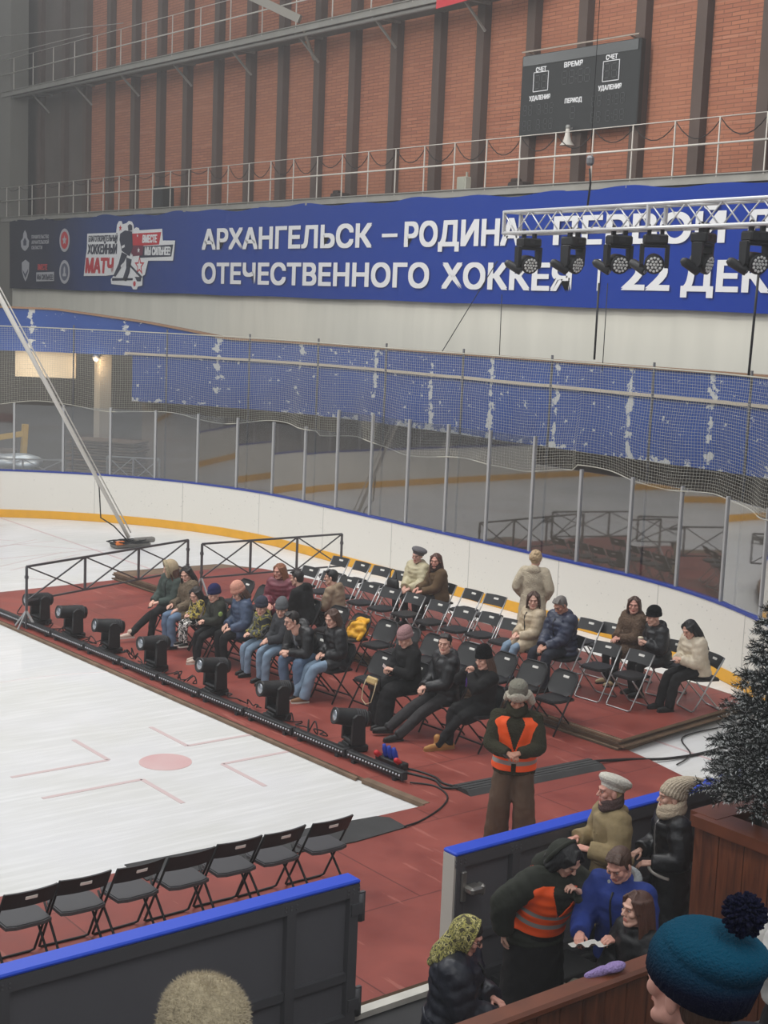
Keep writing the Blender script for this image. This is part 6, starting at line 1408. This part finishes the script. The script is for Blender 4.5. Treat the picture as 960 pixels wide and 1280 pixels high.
P = Person('person all in black with a black knit hat holding a paper cup', (7.28, 4.92, .203), (-1, .35), 1.64, lean=.22, head=(.1, .2, 0), hands=[(-.06, .30, .24), (.06, .30, .22)], hand_kind=('grip', 'grip'))
P.jacket(BLK, .044, -.18, .06, hood=True, thigh=.4); P.trousers(BLKT); P.shoes(SHD); P.beanie(cloth('knit_black', (.085, .085, .09)), .045, .180)
b = MB(); w_, R_ = P.hand_m[0]; q = P.W(w_+R_ @ V3(.02, .09, -.035)); ct = empty('paper_cup', q-V3(0, 0, .05), 0, 'pale paper cup with a lid held by the person all in black', 'cup')
b.lathe([(.028, 0), (.038, .10), (.036, .10)], n=18); b.build('cup_body', mat('cup_pale', (.72, .60, .56), .6), ct); b = MB(); b.lathe([(.040, .098), (.041, .108), (.034, .118), (.001, .119)], n=18); b.build('cup_lid', mat('lid_cream', (.84, .80, .70), .5), ct)
P = Person('girl with long straight black hair in a white puffer looking at her phone', (7.17, 4.14, .203), (-1, .30), 1.66, lean=.26, head=(.15, .50, 0), feet=[(-.06, .50, .085), (.14, .54, .085)], hands=[(-.04, .34, .18), (.05, .34, .17)], hand_kind=('grip', 'grip'), hair='black')
P.jacket(cloth('white_puffer', (.80, .75, .66), kind='shiny'), .050, -.14, .08, hood=True); P.trousers(BLKT, (.098, .078, .070)); P.shoes(SHD); P.hair('long', 'black', .42, 13)
phone_at(P, 1, 'phone in a pale case held by the girl with long black hair', (.074, .15, .010), (.03, .085, -.028), .3, 'phone', 'phone', (.72, .58, .54))
# ------------------------------------------------ steward on the red floor
ORG = mat('vest_orange', (1.0, .36, .10), .6, noise=(8, .10)); REFL = mat('vest_reflective', (.58, .57, .56), .35, .2)
P = Person('standing man in white fur hat and orange safety vest holding phone', (1.58, 1.95, .05), (-.72, -.70), 1.80, 'stand', lean=.05, head=(.05, .32, 0), hands=[(-.05, .30, .16), (.05, .30, .15)], hand_kind=('grip', 'grip'), feet=[(-.14, .02, .085), (.15, -.03, .085)], skin='tan', elbow=[(-.9, -.3, -.6), (.9, -.3, -.6)], build=1.08)
OLV = cloth('olive_fleece', (.235, .23, .18), kind='fleece'); jk = P.jacket(OLV, .030, -.26, .03, arm=1.05); P.trousers(cloth('trousers_brown', (.36, .29, .235)), (.108, .112, .128), name='wide_trousers'); P.shoes(SHD, .05)
P.vest(jk, [ORG, REFL], -.14, 1.02,   .28, 27, ((-.005, .085),)); P.hair('nape', 'brown'); P.ushanka(cloth('hat_grey_green', (.52, .51, .46), kind='fleece'), cloth('fur_white', (.84, .81, .74), kind='fur')); P.scarf(OLV, .030)
phone_at(P, 0, 'dark phone in the hands of the man in the fur hat', off=(.03, .085, -.03), tilt=.3)
# ------------------------------------------------ people on the walkway behind the near boards
P = Person('woman in a yellow-green patterned headscarf and navy down coat looking at her phone', (-2.35, -1.62, .0), (.62, -.78), 1.62, 'stand', lean=.08, head=(.12, .38, 0), hands=[(-.03, .30, .18), (.10, .34, .10)], hand_kind=('relaxed', 'relaxed'), skin='rosy', hair='dark', build=1.12)
NV = cloth('navy_down', (.115, .125, .165), kind='shiny'); P.jacket(NV, .060, -.28, .10, flare=.02, arm=1.15, spacing=.095); P.skirt(NV, .5, .25, .30, ry=.85); P.trousers(BLKT); P.shoes(SHD); P.hair('under', 'dark'); P.headscarf(patch_mat('cloth_scarf', ['4b4630', 'a8a05a', '6b6840', 'c2b878', '3c3a2c'], 26)); P.glasses(); P.zip(ZIPD)
phone_at(P, 1, 'grey phone in the hands of the woman in the headscarf', off=(-.03, .09, -.028), tilt=-.3)
P = Person('man in a dark green hooded parka and orange reflective vest bending forward', (-.95, -.98, .0), (-.18, -1), 1.78, 'stand', lean=.36, side=-.10, head=(.30, .68, 0), hands=[(-.14, .34, .36), (.30, .02, .0)], hand_kind=('grip', 'relaxed'), hair='black', build=1.08, elbow=[(-.7, -.5, -.3), (.8, -.3, -.3)])
PK = cloth('green_parka', (.175, .185, .155)); jk = P.jacket(PK, .052, -.24, .07, name='parka', hood=True, arm=1.15); P.skirt(cloth('black_long', (.085, .082, .085)), .62, .22, .27, name='coat_skirt', ry=.8); P.trousers(BLKT); P.shoes(SHD)
P.vest(jk, [ORG, REFL], .08, 1.0,   .45, 30, ((.24, .31), (.42, .49))); P.hair('bob', 'black', .12, 21); P.hood(PK, 108, .120, .132, .145, c=(0, -.03, -.01))
P = Person('short-haired man in royal blue jacket reading a white leaflet', (-.62, -1.58, .0), (-1, -.22), 1.78, 'stand', lean=.16, head=(.0, .45, 0), hands=[(-.18, .42, .22), (.12, .42, .16)], hand_kind=('grip', 'grip'), hair='brown', build=1.08, skin='rosy', brow='brown')
BLU = cloth('royal_blue', (.13, .21, .48)); P.jacket(BLU, .042, -.26, .03, arm=1.15); P.trousers(cloth('trousers_dark', (.17, .17, .2))); P.shoes(SHD); P.hair('short', 'brown'); P.zip(ZIPD)
b = MB(); c = P.spine(1.04); hg = [c+P.tx*(.115*math.cos(a))+P.ty*(.085*math.sin(a)-.025)+P.up*(.02-.035*math.sin(a)) for a in np.linspace(0, 2*PI, 25)[:-1]]; b.tube(hg, .034, 10, closed=True); b.ell(c-P.ty*.11-P.up*.01, (.115, .05, .085)); P.child(b, 'grey_hood', cloth('hood_grey', (.60, .61, .61), kind='fleece'), .01, 2)
w0, w1 = P.W(P.hand_m[0][0]+P.hand_m[0][1] @ V3(0, .08, -.03)), P.W(P.hand_m[1][0]+P.hand_m[1][1] @ V3(0, .08, -.03)); lf = empty('leaflet', (w0+w1)/2, 0, 'white printed leaflet spread in the hands of the man in the blue jacket', 'leaflet')
ax_ = (w1-w0).normalized(); ay_ = (Vector((-.5, -.75, .30))-ax_*ax_.dot(Vector((-.5, -.75, .3)))).normalized(); n_ = 10; b = MB(); V = []; Wd = (w1-w0).length+.06
for i in range(n_+1):
    for j in (0, 1): V.append(ax_*(Wd*(i/n_-.5))+ay_*(.17*(j-.4))+ax_.cross(ay_)*(.012*(1 if (i//2) % 2 else -1)))
b.add(V, [(2*i, 2*i+1, 2*i+3, 2*i+2) for i in range(n_)], 0, False); o = b.build('paper', mat('leaflet_white', (.80, .79, .76), .6), lf); md = o.modifiers.new('t', 'SOLIDIFY'); md.thickness = .002
P = Person('woman with shoulder-length auburn hair looking up beside the man in blue', (-.95, -2.02, .0), (-1, .15), 1.60, 'stand', lean=.02, head=(-.10, -.05, 0), hands=[(-.12, .30, .10), (.12, .30, .10)], hair='auburn', skin='fair', brow='brown')
P.jacket(cloth('black_leatherette', (.10, .10, .105), .45), .034, -.2, .0, collar=.042); P.trousers(BLKT); P.shoes(SHD); P.hair('long', 'auburn', .24, 15)
P = Person('woman in a white beret and khaki trench coat watching the rink', (.50, -.42, .0), (-.92, .42), 1.73, 'stand', lean=.03, head=(.0, -.05, 0), hands=[(-.14, .28, .20), (.14, .28, .20)], hair='light', skin='rosy')
TRN = cloth('khaki_trench', (.59, .52, .38)); P.jacket(TRN, .044, -.24, .0, name='trench_coat', arm=1.15); P.skirt(TRN, .5, .22, .28); P.trousers(BLKT); P.shoes(SHD); P.hair('nape', 'light'); P.beret(cloth('beret_white', (.84, .82, .77), kind='fleece'), (.30, .1))
b = MB(); k_ = P.k
for sg in (-1, 1): b.rc(P.spine(1.02)+P.tx*sg*.085+P.ty*.05, P.spine(.62)+P.tx*sg*.03+P.ty*.150, .024, .016)
b.tube([P.spine(1.05)+P.tx*.10*math.cos(a)+P.ty*(.09*math.sin(a)-.01) for a in np.linspace(PI, 2*PI, 12)], .035, 8); P.child(b, 'collar', TRN, .012, 2); P.scarf(cloth('scarf_taupe', (.37, .30, .29), kind='knit'), .03, dz=.015)
b = MB(); b.tube([P.spine(.12)+P.tx*.225*math.cos(a)+P.ty*.17*math.sin(a) for a in np.linspace(0, 2*PI, 33)[:-1]], .018, 6, closed=True); P.child(b, 'belt', cloth('khaki_dark', (.50, .43, .31)))
P = Person('woman in a cream ribbed beanie and cream snood with a black puffer coat', (.88, -.76, .0), (-.88, .48), 1.71, 'stand', lean=.02, head=(.0, -.03, 0), hands=[(-.15, .24, .12), (.15, .24, .12)], hair='light')
P.jacket(BLK, .046, -.26, .06, name='puffer_coat', arm=1.12); P.skirt(BLK, .45, .22, .25); P.trousers(BLKT); P.shoes(SHD); P.beanie(cloth('knit_cream', (.80, .74, .65), kind='knit'), .05, .255, rib=24, slouch=.05, amp=.030, peak=.25, tilt=.30); P.scarf(cloth('snood_cream', (.82, .75, .65), kind='fleece'), .050, dz=.01)
b = MB(); b.tube([P.spine(-.02)+P.tx*.232*math.cos(a)+P.ty*.18*math.sin(a) for a in np.linspace(.2, 2.6, 20)], .014, 6); P.child(b, 'white_belt', mat('belt_white', (.82, .80, .76), .6), label='thin white belt'); P.zip(ZIPM, .0, 1.0)
# ------------------------------------------------ spectators in the stand nearest the camera
def tier_z(y): return [.8, 1.2, 1.85, 2.35, 2.55, 2.9][max(0, min(5, int((-2.75-y)/.85)))]
P = Person('person in a teal and navy knit hat with dark pompom', (-5.90, -6.42, 2.50), (.12, 1), 1.70, 'stand', lean=.02, head=(.15, -.10, .0), hair='brown', skin='rosy')
P.jacket(cloth('dark_navy_coat', (.09, .10, .14)), .045, -.25, .04, hood=False); P.trousers(BLKT); P.shoes(SHD); P.hair('nape', 'brown')
TEAL, nt, b_ = nodes('cloth_knit_teal', (.05, .25, .33), .95, .1); tc = N(nt, 'ShaderNodeTexCoord'); sx = N(nt, 'ShaderNodeSeparateXYZ'); nt.links.new(tc.outputs['Object'], sx.inputs[0])
rr = N(nt, 'ShaderNodeValToRGB'); e = rr.color_ramp.elements; e[0].position = .2; e[0].color = (*lin((.06, .075, .16)), 1); e[1].position = .75; e[1].color = (*lin((.05, .27, .36)), 1)
zc = P.hc.z; nt.links.new(math_node(nt, 'MULTIPLY', math_node(nt, 'SUBTRACT', sx.outputs[2], zc), 5.5), rr.inputs[0]); nt.links.new(rr.outputs[0], b_.inputs['Base Color'])
nz_ = N(nt, 'ShaderNodeTexNoise'); nz_.inputs['Scale'].default_value = 160; nt.links.new(tc.outputs['Object'], nz_.inputs['Vector']); bp = N(nt, 'ShaderNodeBump'); bp.inputs['Strength'].default_value = .8; bp.inputs['Distance'].default_value = .01; nt.links.new(nz_.outputs['Fac'], bp.inputs['Height']); nt.links.new(bp.outputs[0], b_.inputs['Normal'])
P.beanie(TEAL, .085, .205, rib=40, slouch=.05, pom=(cloth('pom_navy', (.09, .10, .19), kind='knit'), .046), amp=.006, rx=.101)
P = Person('person in a fluffy beige knit beanie seen from behind', (-6.82, -5.72, 2.35), (.45, .9), 1.66, 'stand', lean=.03, head=(.0, .05, .12), hair='light')
P.jacket(cloth('grey_coat', (.30, .29, .28)), .045, -.25, .02); P.trousers(BLKT); P.shoes(SHD); P.hair('nape', 'light')
o = P.beanie(cloth('knit_angora', (.70, .65, .54), kind='fur'), .06, .165, rib=26, amp=.016, rx=.094)
b = MB(); me = o.data; r_ = random.Random(4)
for p_ in me.polygons:
    for q in range(2):
        vs = [me.vertices[i].co for i in p_.vertices]; c = sum(vs, Vector())/len(vs); c = c.lerp(vs[r_.randrange(len(vs))], r_.random()); d = (p_.normal*.7+V3(r_.uniform(-1, 1), r_.uniform(-1, 1), r_.uniform(-1, 1))*.5).normalized(); s_ = d.orthogonal().normalized()*.0007; e_ = c+d*r_.uniform(.006, .016); b.add([c-s_, c+s_, e_], [(0, 1, 2)], 0, False)
b.build('fluff', cloth('angora_fluff', (.70, .65, .55)), o, kind='stuff')
P = Person('person in a lime green knit hat beside the planter', (-2.16, -4.10, 1.22), (-.5, .85), 1.62, 'stand', head=(.2, 0, 0), hair='light')
P.jacket(cloth('white_jacket', (.78, .77, .75)), .04, -.2, .04); P.trousers(BLKT); P.shoes(SHD); P.beanie(cloth('knit_lime', (.52, .60, .20), kind='knit'), .05, .165, rib=20, amp=.03); P.hair('hatlong', 'light', .2)

# ================================================================== bags and loose things
hb = empty('handbag', (7.12, 10.95, .675), FACE, 'black handbag with an upright handle on a rearmost-row chair', 'handbag')
m = MB(); m.loft([((0, 0, z), (rx, 0, 0), (0, ry, 0)) for z, rx, ry in ((0, .15, .07), (.02, .165, .08), (.14, .15, .07), (.19, .13, .045), (.20, .12, .03))], 20); m.build('bag_body', mat('bag_black', (.09, .085, .085), .4), hb); m = MB(); m.tube([(-.09, 0, .18), (-.085, .0, .30), (-.04, 0, .36), (.04, 0, .36), (.085, 0, .30), (.09, 0, .18)], .010, 8); m.build('handle', mat('bag_black', (.09, .085, .085)), hb)
hb = empty('shoulder_bag', (3.02, 6.16, .56), FACE, 'black shoulder bag with beige flap beside the woman in mauve beanie', 'handbag')
m = MB(); m.loft([((0, .0, z), (rx, 0, 0), (0, ry, 0)) for z, rx, ry in ((-.02, .11, .05), (.0, .125, .06), (.12, .12, .055), (.16, .11, .04))], 20); m.build('bag_body', mat('bag_black', (.09, .085, .085)), hb); m = MB(); m.box((0, .045, .12), (.22, .05, .10), Rx(.25), bev=.02); m.build('flap', mat('flap_beige', (.72, .62, .42), .6), hb)
m = MB(); m.tube([(-.11, .06, .12), (-.12, .10, .0), (-.10, .13, -.14), (0, .14, -.19), (.10, .13, -.14), (.12, .10, .0), (.11, .06, .12)], .007, 6); m.build('strap', mat('strap_beige', (.74, .67, .54), .5), hb)
yj = empty('yellow_backpack', (4.72, 8.86, .505), FACE, 'bright yellow folded jacket lying on a black second-row chair', 'jacket'); yj.name = 'yellow_jacket'
m = MB(); YEL = mat('cloth_yellow', (.90, .66, .12), .6, noise=(9, .22), bump=(12, .8)); m.ell((-.02, -.06, .13), (.19, .12, .15)); m.rc((-.12, -.15, .27), (.12, -.16, .24), .05, .045); m.rc((-.10, .02, .06), (.10, .10, .05), .055, .05); m.rc((.14, -.04, .15), (.20, .08, -.04), .05, .035); m.rc((-.16, -.02, .10), (-.20, .08, .02), .045, .035); V, Fc = remesh(m, .011, 2)
V = folds(folds(V, Fc, .012, 1.3), Fc, .007, 4.1); build_arrays('folded_cloth', V, Fc, YEL, None, yj)
m = MB(); m.tube([(.02, -.06, .27), (.06, .05, .26), (.05, .13, .15), (.04, .16, .05)], .012, 6); m.build('seam', mat('cloth_yellow_dark', (.45, .33, .12), .7), yj)
m = MB(); m.ell((0, 0, .03), (.10, .05, .03)); m.rc((-.08, .02, .02), (-.19, .05, .0), .035, .025); V, Fc = remesh(m, .01, 2); build_arrays('lilac_scarf', V, Fc, cloth('lilac_knit', (.62, .54, .74), kind='knit'), None, None, loc=(-1.86, -2.60, 1.458), label='lilac knitted scarf lying on the wooden parapet rail', cat='scarf')

# ================================================================== thin haze filling the hall
hz = bpy.data.materials.new('hall_haze'); hz.use_nodes = True; nt = hz.node_tree; nt.nodes.clear()
vo = nt.nodes.new('ShaderNodeVolumeScatter'); vo.inputs['Density'].default_value = HAZE; vo.inputs['Color'].default_value = (.92, .92, .92, 1)
ou = nt.nodes.new('ShaderNodeOutputMaterial'); nt.links.new(vo.outputs[0], ou.inputs['Volume'])
m = MB(); m.box((-7, 17, 8.5), (46, 62, 18.4)); m.build('haze', hz, label='thin grey haze filling the hall', kind='stuff', cat='haze')
